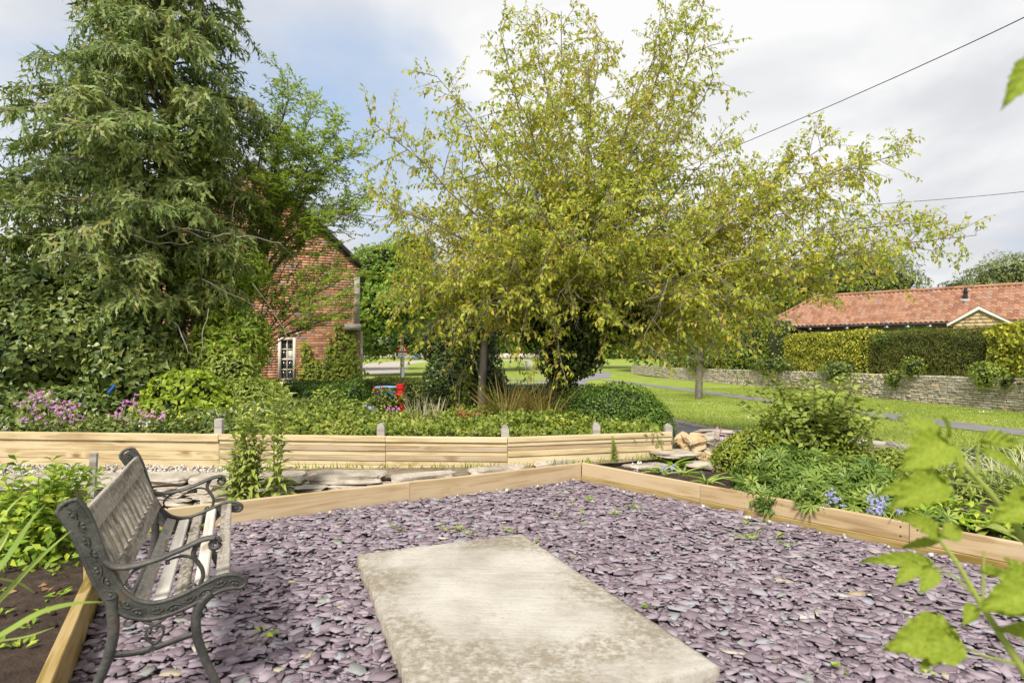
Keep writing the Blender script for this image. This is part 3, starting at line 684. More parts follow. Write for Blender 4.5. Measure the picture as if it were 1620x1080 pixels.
# far edging: front face toward the slate
def xray(pxx, a, b):      # where the picture column crosses the line a-b (used once, to place real joints)
    a = np.array(a); b = np.array(b); r = (pxx-810)/FPX; t = (r*a[1]-a[0])/((b[0]-a[0])-r*(b[1]-a[1])); return a*(1-t)+b*t
fe = empty('timber_edging', (FL[0], FL[1], 0), label='low pine board edging at the far side of the slate', cat='edging', group='timber edging round the slate')
j1 = xray(545, FL, CN); j2 = xray(649, FL, CN)
for i, (p, q) in enumerate(((FL, j2), (j2, CN))):
    d = norm(q-p)*.0015
    board('plank', p+d, q-d, -.02, .166, .045, M_edge, fe)
re_ = empty('timber_edging', (CN[0], CN[1], 0), label='low pine board edging on the right before the flower bed', cat='edging', group='timber edging round the slate')
ja = xray(1107, CN, RG); jb = xray(1438, CN, RG)
ud = norm(CN-RG)
nn = np.array([-.68, -.73])
for p, q in ((CN+ud*.0, ja), (ja, jb), (jb, RG)):
    d = norm(q-p)*.0015
    board('plank', p+d, q-d, .035, .172, .045, M_edge, re_)
    board('plank', p+d+nn*.008, q-d+nn*.008, -.03, .034, .053, M_edge2, re_)
for t_ in (-.05, .05):
    for z_ in (.07, .135):
        p = lerp2(jb, RG, 0)+norm(RG-jb)*t_+nn*.001
        bm = bmesh.new(); bmesh.ops.create_cone(bm, cap_ends=True, segments=10, radius1=.006, radius2=.006, depth=.003); me = bpy.data.meshes.new('screw'); bm.to_mesh(me); bm.free(); me.materials.append(M_dark)
        link('screw', me, re_, Vector((p[0], p[1], z_))-Vector(re_.location), (R(90), 0, math.atan2((RG-jb)[1], (RG-jb)[0])))
le = empty('timber_edging', (LN[0], LN[1], 0), label='low mossy timber edging behind the bench', cat='edging', group='timber edging round the slate')
ld = norm(FL-LN)
board('plank', LN, LN+ld*2.35, -.03, .165, .05, M_edge2, le)
board('plank', LN+ld*2.353, FL-ld*.03, -.03, .163, .05, M_edge2, le)
# stakes
def stake(name, x, y, z0, z1, w, d, rz, mat, lean=0., rounded=False, **k):
    g = Geo(); h = z1-z0
    prof = [(-w/2, 0), (w/2, 0), (w/2, h-w*.5 if rounded else h-.004), (w/2-.004, h)]
    if rounded: prof = [(-w/2, 0), (w/2, 0), (w/2, h-w*.55), (w*.36, h-w*.2), (w*.15, h), (-w*.15, h), (-w*.36, h-w*.2), (-w/2, h-w*.55)]
    else: prof = [(-w/2, 0), (w/2, 0), (w/2, h-.006), (w/2-.006, h), (-w/2+.006, h), (-w/2, h-.006)]
    kk = len(prof); V = [(a, -d/2, b) for a, b in prof] + [(a, d/2, b) for a, b in prof]
    g.add(V, [tuple(range(kk))]); g.add(V, [tuple(range(kk, 2*kk))[::-1]])
    g.add(V, [(i, i+kk, (i+1) % kk+kk, (i+1) % kk) for i in range(kk)])
    return g.build(name, mat, loc=(x, y, z0), rot=(0, lean, rz), **k)
s = G(133, 940, .1)
stake('wooden_stake', -2.32, 3.13, -.05, .235, .055, .03, R(60), M_edge2, label='short stake driven in behind the bench beside the mossy board', cat='stake')
q = P(141, 790, 4.4)
stake('wooden_stake', q[0], q[1], -.1, CAM_H-(716-560)/900*4.4, .047, .03, R(8), M_stake, lean=R(3), label='tall grey stake standing in the bed behind the bench back', cat='stake')

# sleeper wall
sw = empty('sleeper_wall', (0, 6.3, 0), label='long retaining wall of new yellow pine boards behind the stone wall', cat='retaining wall')
def wall_section(a, b, rows, zb, zt):
    a, b = np.array(a), np.array(b); d = norm(b-a); nr = np.array([d[1], -d[0]])
    tot = sum(r[0] for r in rows); z = zt
    for h, off, mat in rows:
        hh = h/tot*(zt-zb)
        board('plank', a+d*.002+nr*off, b-d*.002+nr*off, z-hh+.002, z-.001, .045+off, mat, sw, bev=.003)
        z -= hh
wall_section(SW[0], SW[1], [(.075, .022, M_pine), (.10, 0, M_pine), (.085, .004, M_pine), (.11, 0, M_pine)], .02, .442)
rowsB = [(.055, .02, M_pine), (.045, .0, M_pine), (.05, .010, M_pine2), (.045, .0, M_pine), (.05, .010, M_pine2), (.045, .0, M_pine), (.05, .008, M_pine)]
wall_section(SW[1], SW[2], rowsB, .06, .442)
wall_section(SW[2], SW[3], rowsB, .07, .440)
wall_section(SW[3], SW[4], [(.055, .018, M_pine), (.045, .006, M_pine), (.05, -.004, M_pine2), (.06, .012, M_pine), (.085, .0, M_pine), (.09, .006, M_pine)], .05, .440)
for (pxx, Y, py, txt) in ((347, 6.53, 662, 'grey post behind the pine wall by the tall leafy buddleia'), (603, 6.40, 669, 'grey post behind the pine wall below the red garden post'),
                      (799, 6.32, 672, 'grey post behind the pine wall where the boards bend'), (943, 6.56, 668, 'grey post behind the pine wall before the rounded box bush'),
                      (1057, 6.78, 670, 'grey post at the right end of the pine wall')):
    x, y, z = P(pxx, py, Y)
    stake('fence_post', x, y, -.1, z, .085, .07, R(2), M_stake, rounded=(pxx != 347), label=txt, cat='post', group='posts behind the pine wall')

# ---------------- stones
def stone_mesh(seed, mat, k=3, rough=.10, flat=False):
    rr = random.Random(seed); bm = bmesh.new()
    bmesh.ops.create_cube(bm, size=1); bmesh.ops.subdivide_edges(bm, edges=bm.edges[:], cuts=k, use_grid_fill=True)
    o = Vector((rr.uniform(0, 50), rr.uniform(0, 50), 0))
    for v in bm.verts:
        c = v.co*2; p = 6
        nrm = (abs(c.x)**p+abs(c.y)**p+abs(c.z)**p)**(1/p)
        v.co = c/nrm*.5
        q = v.co*2.2+o
        v.co += Vector((mnoise.noise(q), mnoise.noise(q+Vector((9, 0, 0))), mnoise.noise(q+Vector((0, 9, 0)))))*rough*Vector((1, 1, .8)).length/1.6
        if flat and v.co.z > .3: v.co.z = .45+.25*mnoise.noise(v.co*3+o)*.5
    me = bpy.data.meshes.new('stone'); bm.to_mesh(me); bm.free(); me.materials.append(mat)
    return me
ST = [stone_mesh(i, M_stone, 3, .28) for i in range(7)]
CAPS = [stone_mesh(40+i, M_stone, 6, .13, True) for i in range(5)]
def put(me, parent, x, y, z, sx, sy, sz, rz=0, rx=0, ry=0, name='stone', **k):
    off = Vector(parent.location) if parent else Vector((0, 0, 0))
    me = me.copy(); me.transform(Matrix.Diagonal((sx, sy, sz, 1)))
    return link(name, me, parent, Vector((x, y, z))-off, (rx, ry, rz), **k)
dw = empty('dry_stone_wall', (-.8, 5.9, -.06), label='low dry stone wall with flat capping stones behind the far timber edging', cat='stone wall')
capx = [(-3.35, .50), (-2.82, .52), (-2.28, .50), (-1.62, .74), (-.86, .72), (-.15, .66), (.48, .58)]
for i, (x, w) in enumerate(capx):
    y = max(5.64+.03*x, 6.17+.539*(x-.754)+.25); right = x > -1.0
    put(CAPS[i % 5], dw, x, y, (.140+.008*math.sin(i*5.)) if not right else .135, w*(.98 if not right else .88), (.36 if not right else .20), .080, R(random.uniform(-5, 5)+(26 if right else 0)), name='cap_stone')
x = -3.3
rr = random.Random(4)
for row, (zc, hh) in enumerate(((.078, .048), (.034, .046), (-.012, .050), (-.055, .05))):
    x = -3.6
    while x < .55:
        w = rr.uniform(.16, .40); y = max(5.50+.03*x+rr.uniform(-.03, .03) - row*.02, 6.17+.539*(x+w-.754)+.13)
        put(ST[rr.randrange(7)], dw, x+w/2, y+.06, zc+rr.uniform(-.006, .006), w*.98, .26, hh*rr.uniform(.8, 1.15), R(rr.uniform(-7, 7)), ry=R(rr.uniform(-6, 6)))
        x += w+.008
# loose stones lying in front of the wall at left
for (pxx, py, Y, sx, sy, sz) in ((338, 772, 5.1, .24, .2, .09), (345, 790, 4.95, .26, .2, .08), (372, 797, 4.9, .2, .16, .06), (415, 800, 4.9, .34, .14, .05), (470, 792, 4.95, .3, .12, .05)):
    q = P(pxx, py, Y); put(ST[(pxx) % 7], dw, q[0], q[1], max(q[2], -.02), sx, sy, sz, R(rr.uniform(-20, 20)))
# flat stone kerb going on to the left
g = Geo(); x = -9.0
kb = empty('stone_edging', (-6, 5.5, 0), label='flat weathered stone slabs edging the path behind the bench', cat='edging')
while x < -3.6:
    w = rr.uniform(.9, 1.4); w = min(w, -3.58-x)
    put(CAPS[rr.randrange(5)], kb, x+w/2, 5.62+rr.uniform(-.01, .01), .075, w*1.0, .60, .09, name='slab')
    x += w
# white gravel strip at the foot of the pine wall
n = 2600; X = rng.uniform(-9.3, -2.7, n); Y = np.interp(X, [-9.5, -3.3], [6.5, 6.15])+rng.uniform(-.33, .26, n)
g = Geo(); k6 = np.array([(1, 0, 0), (-1, 0, 0), (0, 1, 0), (0, -1, 0), (0, 0, 1), (0, 0, -1)], float)*.5
f6 = np.array([(0, 2, 4), (2, 1, 4), (1, 3, 4), (3, 0, 4), (2, 0, 5), (1, 2, 5), (3, 1, 5), (0, 3, 5)])
scatter(g, (k6, f6), np.stack([X, Y, .075+rng.uniform(-.01, .02, n)], -1), rsph(n), rsph(n), rng.uniform(.02, .05, n))
g.build('white_gravel', M_pebble, kind='stuff', label='strip of pale gravel at the foot of the pine wall')
# few white pebbles by the timber
n = 26; X = rng.uniform(.5, 3.0, n); Y = 6.05-(X-.75)*1.09-rng.uniform(.04, .22, n)
g = Geo(); scatter(g, (k6, f6), np.stack([X, Y, .02+rng.uniform(0, .01, n)], -1), rsph(n), rsph(n), rng.uniform(.02, .05, n))
n = 20; X = rng.uniform(-2.6, .6, n); Y = 6.12+(X-.75)*.539-rng.uniform(.05, .2, n)
scatter(g, (k6, f6), np.stack([X, Y, .02+rng.uniform(0, .01, n)], -1), rsph(n), rsph(n), rng.uniform(.02, .05, n))
g.build('stray_pebbles', M_pebble, kind='stuff', label='stray white pebbles among the slate by the boards')

# boulders and slabs at the right end
def rock(name, pxx, py, Y, sx, sy, sz, seed, mat, rz, lab, cat='rock', k=5, rough=.35, flat=False, rx=0, group=None):
    q = P(pxx, py, Y); me = stone_mesh(seed, mat, k, rough, flat)
    o = put(me, None, q[0], q[1], q[2], sx, sy, sz, R(rz), R(rx), name=name); return tag(o, lab, cat, group)
rock('boulder', 1092, 702, 6.9, .30, .26, .21, 3, M_boulder, 20, 'rough orange sandstone boulder at the right end of the pine wall')
rock('stone_slab', 1066, 717, 6.55, .46, .36, .05, 61, M_stone, 5, 'flat grey slab propped just below the orange boulder', 'slab', 6, .2, True)
rock('stone_slab', 1026, 738, 6.35, .52, .34, .055, 62, M_stone, -6, 'flat grey slab lying behind the corner of the timber edging', 'slab', 6, .2, True)
rock('rock', 1112, 722, 6.6, .16, .2, .10, 63, M_boulder, 30, 'small orange rock wedged under the orange boulder')
rock('rock', 1124, 700, 7.3, .36, .3, .17, 64, M_stone, 10, 'pale grey rock right of the orange boulder')
rock('rock', 1130, 683, 7.6, .42, .3, .05, 65, M_stone, -5, 'thin flat rock on top of the grey rock')
rock('rock', 1115, 738, 6.3, .34, .3, .10, 66, M_stone, 15, 'grey rubble stone half sunk under the flat slabs')
rock('rock', 1160, 692, 7.8, .5, .3, .08, 67, M_stone, 0, 'long grey rock behind the pink flowers', flat=True)
rock('rock', 1360, 722, 7.6, 1.1, .3, .24, 68, M_joint, 0, 'low brown stone edge beyond the golden bush')

# ---------------- bench
BEN = (-1.593, 1.991)
bench = empty('garden_bench', (BEN[0], BEN[1], 0), R(26), label='weathered wooden slat bench with ornate cast iron ends standing on the slate', cat='bench')
LB = 1.22
path = np.array([(.030, .815), (.050, .785), (.072, .735), (.096, .66), (.120, .585), (.148, .51), (.180, .455), (.222, .415), (.275, .395), (.33, .397), (.39, .413), (.45, .437), (.51, .460), (.555, .462), (.585, .448)])
hw = np.array([.035, .036, .034, .030, .029, .029, .030, .030, .029, .027, .026, .026, .027, .026, .020])
def resample(p, n):
    t = np.concatenate([[0], np.cumsum(np.linalg.norm(np.diff(p, axis=0), axis=1))]); t /= t[-1]
    # catmull-like smoothing through fine linear + box filter
    q = np.stack([np.interp(np.linspace(0, 1, n), t, p[:, i]) for i in range(p.shape[1])], -1)
    for _ in range(3): q[1:-1] = (q[:-2]+2*q[1:-1]+q[2:])/4
    return q
def end_frame_mesh():
    g = Geo(); q = resample(np.c_[path, hw], 70); c = q[:, :2]; w = q[:, 2]
    T = norm(np.gradient(c, axis=0)); Nn = np.stack([T[:, 1], -T[:, 0]], -1)*1.0
    a = c+Nn*w[:, None]; b = c-Nn*w[:, None]
    # flat web
    k = len(c); y0, y1 = -.006, .006
    V = np.concatenate([np.c_[a[:, 0], np.full(k, y0), a[:, 1]], np.c_[b[:, 0], np.full(k, y0), b[:, 1]], np.c_[a[:, 0], np.full(k, y1), a[:, 1]], np.c_[b[:, 0], np.full(k, y1), b[:, 1]]])
    i = np.arange(k-1)
    g.add(V, np.concatenate([np.stack([i, i+1, i+1+k, i+k], -1), np.stack([i+2*k, i+3*k, i+1+3*k, i+1+2*k], -1)]))
    # raised rims (both edges) as small square-ish rods, and end caps
    for e in (a, b):
        g.tube(np.c_[e[:, 0], np.zeros(k), e[:, 1]], .0095, 6)
    for j, s in ((0, 1), (k-1, 1)):
        for t in np.linspace(-1, 1, 7)[:-1]:
            p0 = c[j]+Nn[j]*w[j]*t; p1 = c[j]+Nn[j]*w[j]*(t+1/3)
            e0 = (-T[j] if j == 0 else T[j])
            b0 = (1-t*t)*.014; b1 = (1-(t+1/3)**2)*.014
            g.tube([(p0[0]+e0[0]*b0, 0, p0[1]+e0[1]*b0), (p1[0]+e0[0]*b1, 0, p1[1]+e0[1]*b1)], .0095, 6)
    return g.mesh('end_frame', M_iron, True)
def ornaments_mesh():
    g = Geo(); q = resample(np.c_[path, hw], 300)[:, :2]; n = 15
    for i in range(n):
        j = int((i+.6)/n*298); T = norm(q[min(j+3, 299)]-q[j-3 if j > 3 else 0]); N2 = np.array([T[1], -T[0]]); s = 1 if i % 2 else -1
        c = q[j]
        # vine arc
        pts = []
        for t in np.linspace(-1, 1, 8):
            p = c+T*t*.024+N2*s*(.012*math.cos(t*1.5)-.004); pts.append((p[0], -.0085, p[1]))
        g.tube(pts, .0024, 4)
        for sy in (-.0085,):
            # leaf: two swollen lobes
            for dd in (-1, 1):
                b0 = c-N2*s*.004; tip = c+T*dd*.013-N2*s*.010
                m = (b0+tip)/2; sd_ = np.array([-(tip-b0)[1], (tip-b0)[0]])*.45
                V = [(b0[0], sy, b0[1]), (m[0]+sd_[0], sy, m[1]+sd_[1]), (tip[0], sy, tip[1]), (m[0]-sd_[0], sy, m[1]-sd_[1]), (m[0], sy-.0055, m[1])]
                g.add(V, [(0, 1, 4), (1, 2, 4), (2, 3, 4), (3, 0, 4)])
    return g.mesh('leaf_relief', M_iron, True)
def curve_tube(g, pts, r0, r1, n=8, k=24, flat=None):
    q = resample(np.array(pts, float), k)
    rr_ = np.linspace(r0, r1, k)
    g.tube(np.c_[q[:, 0], np.zeros(k), q[:, 1]], rr_, n)
def spiral(g, c, r, a0, turns, rad):
    pts = []
    for t in np.linspace(0, 1, 26):
        a = a0+turns*2*math.pi*t; rr_ = r*(1-.8*t); pts.append((c[0]+math.cos(a)*rr_, 0, c[1]+math.sin(a)*rr_))
    g.tube(pts, np.linspace(rad, rad*.6, 26), 6)
def leg_mesh(pts, r0, r1):
    g = Geo(); curve_tube(g, pts, r0, r1, 8, 30)
    V = g.V[0]; V[:, 1] *= .8
    return g.mesh('leg', M_iron, True)
RL = leg_mesh([(.158, .47), (.162, .42), (.166, .34), (.150, .255), (.118, .17), (.08, .09), (.045, .0)], .021, .014)
FLg = leg_mesh([(.48, .43), (.445, .40), (.424, .35), (.428, .27), (.458, .17), (.495, .08), (.52, .0)], .019, .014)
def arm_mesh():
    g = Geo(); curve_tube(g, [(.135, .61), (.16, .578), (.21, .57), (.30, .584), (.385, .613), (.455, .642), (.49, .640)], .0105, .0105, 8, 30)
    V = g.V[0]; V[:, 1] *= 1.9
    spiral(g, (.487, .615), .026, R(90), -1.3, .010)
    g2 = len(g.V)
    # scroll support
    curve_tube(g, [(.435, .628), (.418, .600), (.416, .575), (.430, .555), (.447, .53), (.452, .495), (.440, .465), (.425, .452)], .010, .007, 7, 24)
    spiral(g, (.420, .463), .016, R(-60), -1.0, .007)
    curve_tube(g, [(.437, .552), (.415, .575), (.385, .586), (.35, .583), (.33, .573)], .007, .004, 6, 16)
    spiral(g, (.335, .568), .008, R(90), 1.0, .005)
    curve_tube(g, [(.26, .572), (.225, .555), (.20, .525), (.205, .50), (.225, .487)], .007, .005, 6, 16)
    return g.mesh('armrest', M_iron, True)
def brace_mesh():
    g = Geo(); curve_tube(g, [(.163, .262), (.22, .252), (.29, .256), (.36, .272), (.425, .283)], .012, .012, 6, 16)
    V = g.V[0]; V[:, 1] *= .5
    for s in (-1, 1):
        m = .292
        curve_tube(g, [(m, .272), (m+s*.018, .285), (m+s*.03, .31), (m+s*.026, .335), (m+s*.004, .345)], .006, .005, 6, 16)
        curve_tube(g, [(m, .345), (m+s*.03, .356), (m+s*.05, .38), (m+s*.085, .386), (m+s*.10, .370), (m+s*.09, .352), (m+s*.075, .356)], .006, .004, 6, 20)
    spiral(g, (.292, .325), .018, R(20), 1.2, .005)
    g.tube([(.285, -.010, .258), (.285, .010, .258)], .010, 8)
    return g.mesh('brace', M_iron, True)
EF, OR, AR, BR = end_frame_mesh(), ornaments_mesh(), arm_mesh(), brace_mesh()
for yy in (0.0, LB):
    e = link('end_frame', EF, bench, (0, yy, 0))
    link('leaf_relief', OR, e); link('leg', RL, e); link('leg', FLg, e); link('armrest', AR, e); link('brace', BR, e)
def bslat(name, c, along, width, th, y0, y1, mat):
    """slat running in y; c = (f,z) centre, along = unit vector in profile plane of its width"""
    bm = bmesh.new(); bmesh.ops.create_cube(bm, size=1)
    for v in bm.verts: v.co = Vector((v.co.x*(y1-y0), v.co.y*width, v.co.z*th))
    bmesh.ops.bevel(bm, geom=bm.edges[:], offset=.003, segments=2, affect='EDGES')
    me = bpy.data.meshes.new(name); bm.to_mesh(me); bm.free(); me.materials.append(mat)
    o = bpy.data.objects.new(name, me); COL.objects.link(o); o.parent = bench
    w = Vector((along[0], 0, along[1])); L = Vector((0, 1, 0)); n = L.cross(w)
    M = Matrix((L, w, n)).transposed().to_4x4(); o.matrix_local = Matrix.Translation((c[0], (y0+y1)/2, c[1])) @ M
    return o
q = resample(path, 300)
for i, (f, mt) in enumerate(((.235, M_slat), (.305, M_slat2), (.375, M_slat), (.445, M_slat2), (.518, M_slat))):
    j = int(np.argmin(abs(q[:, 0]-f)+(q[:, 1] > .47)*10+(np.arange(300) < 120)*10)); T = norm(q[min(j+4, 299)]-q[j-4])
    N2 = np.array([-T[1], T[0]])
    bslat('seat_slat', q[j]+N2*.012, T, .050, .020, .012, LB-.012, mt)
top = np.array([.068, .785]); bot = np.array([.172, .500]); T = norm(bot-top); LBk = np.linalg.norm(bot-top)
N2 = np.array([-T[1], T[0]])      # toward the sitter
off = N2*.008
bslat('back_rail', top+T*.040+off, T, .085, .024, .012, LB-.012, M_slat)
bslat('back_rail', bot-T*.030+off, T, .070, .024, .012, LB-.012, M_slat)
nsl = 13
for i in range(nsl):
    y = .045+(LB-.09)*i/(nsl-1)
    w = .031 if i not in (0, nsl-1) else .06
    bm = bmesh.new(); bmesh.ops.create_cube(bm, size=1)
    for v in bm.verts: v.co = Vector((v.co.x*(LBk-.145), v.co.y*w, v.co.z*.014))
    bmesh.ops.bevel(bm, geom=bm.edges[:], offset=.002, segments=1, affect='EDGES')
    me = bpy.data.meshes.new('back_slat'); bm.to_mesh(me); bm.free(); me.materials.append(M_slat)
    o = bpy.data.objects.new('back_slat', me); COL.objects.link(o); o.parent = bench
    w_ = Vector((T[0], 0, T[1])); L_ = Vector((0, 1, 0)); n_v = w_.cross(L_)
    c = (top+bot)/2+T*.008+off
    o.matrix_local = Matrix.Translation((c[0], y, c[1])) @ Matrix((w_, L_, n_v)).transposed().to_4x4()

# ---------------- brick house
HY = 16.0
HX1 = -4.3; HW = 5.4; HXM = HX1-HW/2; HX0 = HX1-HW; ez = 3.93; az = ez+HW/2*math.tan(R(44)); gb = -.45
HROT = 16.0
house = empty('brick_house', (HX1, HY, gb), R(HROT), label='red brick house with a steep dark roof and a white sash window', cat='house')
off = Vector(house.location)
def hp(V): return [(v[0]-off.x, v[1]-off.y, v[2]-off.z) for v in V]
wx0, wx1 = HX1-2.12, HX1-1.67; wz1 = CAM_H+(560-534)/900*15.45; wz0 = CAM_H-(603-560)/900*15.45
g = Geo()   # mortar wall with the window opening
Y0 = HY+.012
def quad(a, b, c, d, m=0): g.add(hp([a, b, c, d]), [(0, 1, 2, 3)], m)
quad((HX0, Y0, gb), (wx0, Y0, gb), (wx0, Y0, ez), (HX0, Y0, ez))
quad((wx1, Y0, gb), (HX1, Y0, gb), (HX1, Y0, ez), (wx1, Y0, ez))
quad((wx0, Y0, gb), (wx1, Y0, gb), (wx1, Y0, wz0), (wx0, Y0, wz0))
quad((wx0, Y0, wz1), (wx1, Y0, wz1), (wx1, Y0, ez), (wx0, Y0, ez))
g.add(hp([(HX0, Y0, ez), (HX1, Y0, ez), (HXM, Y0, az)]), [(0, 1, 2)])
quad((HX1, Y0, gb), (HX1, HY+9, gb), (HX1, HY+9, ez), (HX1, Y0, ez)); quad((HX0, HY+9, gb), (HX0, Y0, gb), (HX0, Y0, ez), (HX0, HY+9, ez))
quad((HX1, HY+9, gb), (HX0, HY+9, gb), (HX0, HY+9, ez), (HX1, HY+9, ez))
g.add(hp([(HX1, HY+9, ez), (HX0, HY+9, ez), (HXM, HY+9, az)]), [(0, 1, 2)])
wall = g.build('wall', M_mortar, house)
bv = np.array([(x, y, z) for z in (0, 1) for y in (0, 1) for x in (0, 1)], float)
bf = np.array([(0, 1, 5, 4), (4, 5, 7, 6), (0, 2, 3, 1), (0, 4, 6, 2), (1, 3, 7, 5)])
bricks = []; ch = .0715; z = gb; r_ = 0
while z < az:
    lim0 = HX0 if z < ez else HX0+(z-ez)/math.tan(R(44)); lim1 = HX1-.004 if z < ez else HX1-(z+ch-ez)/math.tan(R(44))
    x = lim1; hdr = r_ % 2
    first = True
    while x > lim0+.05:
        w = .105 if (hdr or (first and r_ % 4 == 1)) else .218
        if rr.random() < .12: hdr = not hdr
        first = False
        x0 = x-w+.009
        if not (x > wx0-.0 and x0 < wx1+.0 and z < wz1+.20 and z+ch > wz0-.05): bricks.append((x0, x, z))
        else:
            if x > wx1+.03 and x0 < wx1 and not z > wz1-.02: bricks.append((wx1+.008, x, z))
            elif x0 < wx0-.03 and x > wx0 and not z > wz1-.02: bricks.append((x0, wx0-.008, z))
            elif z > wz1-.05 and (x > wx1+.11 or x0 < wx0-.11): bricks.append((x0, x, z))
        x -= w
        if not hdr and rr.random() < .35: hdr = 1
        elif hdr and rr.random() < .5: hdr = 0
    z += ch; r_ += 1
# flat arch of bricks on end over the window
arch = [(wx0-.06+i*.073, wz1+.01) for i in range(int((wx1-wx0+.12)/.073))]
near = sorted(range(len(bricks)), key=lambda i: abs(bricks[i][0]-(wx1+.55))+abs(bricks[i][2]-1.9)*.9)[:280]
near = set(near)
gb1 = Geo(); gb1.add(bv-[0, 0, 0], bf); BM = gb1.mesh('brick', M_brick)
def mkbrick(x0, x1, z, h=.0625, sy=.02):
    o = bpy.data.objects.new('brick', BM); COL.objects.link(o); o.parent = wall
    o.location = Vector((x0, HY-rr.uniform(0, .003), z))-off; o.scale = (x1-x0, sy, h)
for i in near: mkbrick(*bricks[i])
for x, z in arch: mkbrick(x, x+.064, z, .21, .021)
g = Geo(); B_ = np.array([b for i, b in enumerate(bricks) if i not in near])
n = len(B_); W = bv[None]*np.stack([B_[:, 1]-B_[:, 0], np.full(n, .02), np.full(n, .0625)], -1)[:, None] + np.stack([B_[:, 0], HY-rng.uniform(0, .003, n), B_[:, 2]], -1)[:, None]
g.add(np.array(hp(W.reshape(-1, 3))), (bf[None]+(np.arange(n)*8)[:, None, None]).reshape(-1, 4))
g.build('brickwork', M_brick, wall, kind='stuff')
# roof slabs + verge
g = Geo(); th = .12; ov = .12; sl = math.tan(R(44)); e_ = .22
for s in (1, -1):
    ex = HXM+s*(HW/2+e_); ezz = ez-e_*sl
    a = [(HXM, az+.05), (ex, ezz+.05), (ex, ezz+.05-th), (HXM, az+.05-th)]
    V = [(x, HY-ov, z) for x, z in a]+[(x, HY+9.2, z) for x, z in a]
    g.add(hp(V), [(0, 1, 2, 3), (4, 7, 6, 5), (0, 4, 5, 1), (1, 5, 6, 2), (2, 6, 7, 3)])
roof = g.build('roof', M_slateroof, house)
g = Geo()
a0 = np.array((HXM, az-.06)); a1 = np.array((HX1+e_, ez-e_*sl-.02))
g.add(hp([(a0[0], HY-.135, a0[1]), (a1[0], HY-.135, a1[1]), (a1[0], HY-.135, a1[1]-.13), (a0[0], HY-.135, a0[1]-.13), (a0[0], HY-.10, a0[1]), (a1[0], HY-.10, a1[1]), (a1[0], HY-.10, a1[1]-.13), (a0[0], HY-.10, a0[1]-.13)]), [(0, 3, 2, 1), (3, 7, 6, 2), (1, 2, 6, 5), (0, 1, 5, 4)])
g.build('bargeboard', M_dark, roof)
# window
wn_ = empty('window', (0, 0, 0)); wn_.parent = house
def wbox(name, x0, x1, y0, y1, z0, z1, mat, parent=None):
    g = Geo(); g.box(x0-off.x, x1-off.x, y0-off.y, y1-off.y, z0-off.z, z1-off.z)
    return g.build(name, mat, parent or wn_)
fr = Geo(); ft = .075
for b in ((wx0, wx0+ft, wz0, wz1), (wx1-ft, wx1, wz0, wz1), (wx0+ft, wx1-ft, wz1-ft, wz1), (wx0+ft, wx1-ft, wz0, wz0+ft)):
    fr.box(b[0]-off.x, b[1]-off.x, HY-.015-off.y, HY+.09-off.y, b[2]-off.z, b[3]-off.z)
xm = (wx0+wx1)/2; zm = (wz0+wz1)/2
for b in ((xm-.017, xm+.017, wz0+ft, wz1-ft), (wx0+ft, wx1-ft, zm-.030, zm+.030), (wx0+ft, wx1-ft, (zm+wz1)/2-.035, (zm+wz1)/2-.003), (wx0+ft, wx1-ft, (zm+wz0)/2+.003, (zm+wz0)/2+.035)):
    fr.box(b[0]-off.x, b[1]-off.x, HY+.03-off.y, HY+.075-off.y, b[2]-off.z, b[3]-off.z)
fr.build('frame', M_cream, wn_)
wbox('sill', wx0-.03, wx1+.03, HY-.05, HY+.02, wz0-.07, wz0-.003, M_cream)
for (x0, x1) in ((wx0+ft, xm-.012), (xm+.012, wx1-ft)):
    for (z0, z1) in ((wz0+ft, (zm+wz0)/2+.008), ((zm+wz0)/2+.03, zm-.025), (zm+.025, (zm+wz1)/2-.03), ((zm+wz1)/2-.008, wz1-ft)):
        wbox('pane', x0, x1, HY+.050, HY+.056, z0, z1, M_glass)
wbox('curtain', xm+.03, wx1-ft, HY+.044, HY+.048, zm-.02, (zm+wz1)/2-.05, M_curtain)
g = Geo(); g.box(wx1+4.22, wx1+4.22, 0, 0, 0, 0) if False else None
# corner stone with lean-to slab, dark air brick
x, y, z = P(553, 519, HY-.15)
wbox('stone_ledge', P(546, 0, HY)[0], HX1+.05, HY-.25, HY-.005, CAM_H+(560-523)/900*HY, CAM_H+(560-513)/900*HY, M_kerb, house)
wbox('corner_trim', HX1+.002, HX1+.10, HY+.02, HY+.3, gb, CAM_H+(560-523)/900*HY-.01, M_kerb, house)
wbox('quoin', HX1-.14, HX1+.02, HY-.03, HY-.004, CAM_H+(560-513)/900*HY+.01, ez-.35, M_kerb, house)
wbox('air_brick', P(538, 0, HY)[0], P(549, 0, HY)[0], HY-.012, HY-.004, P(0, 539, HY)[2], P(0, 532, HY)[2], M_dark, house)

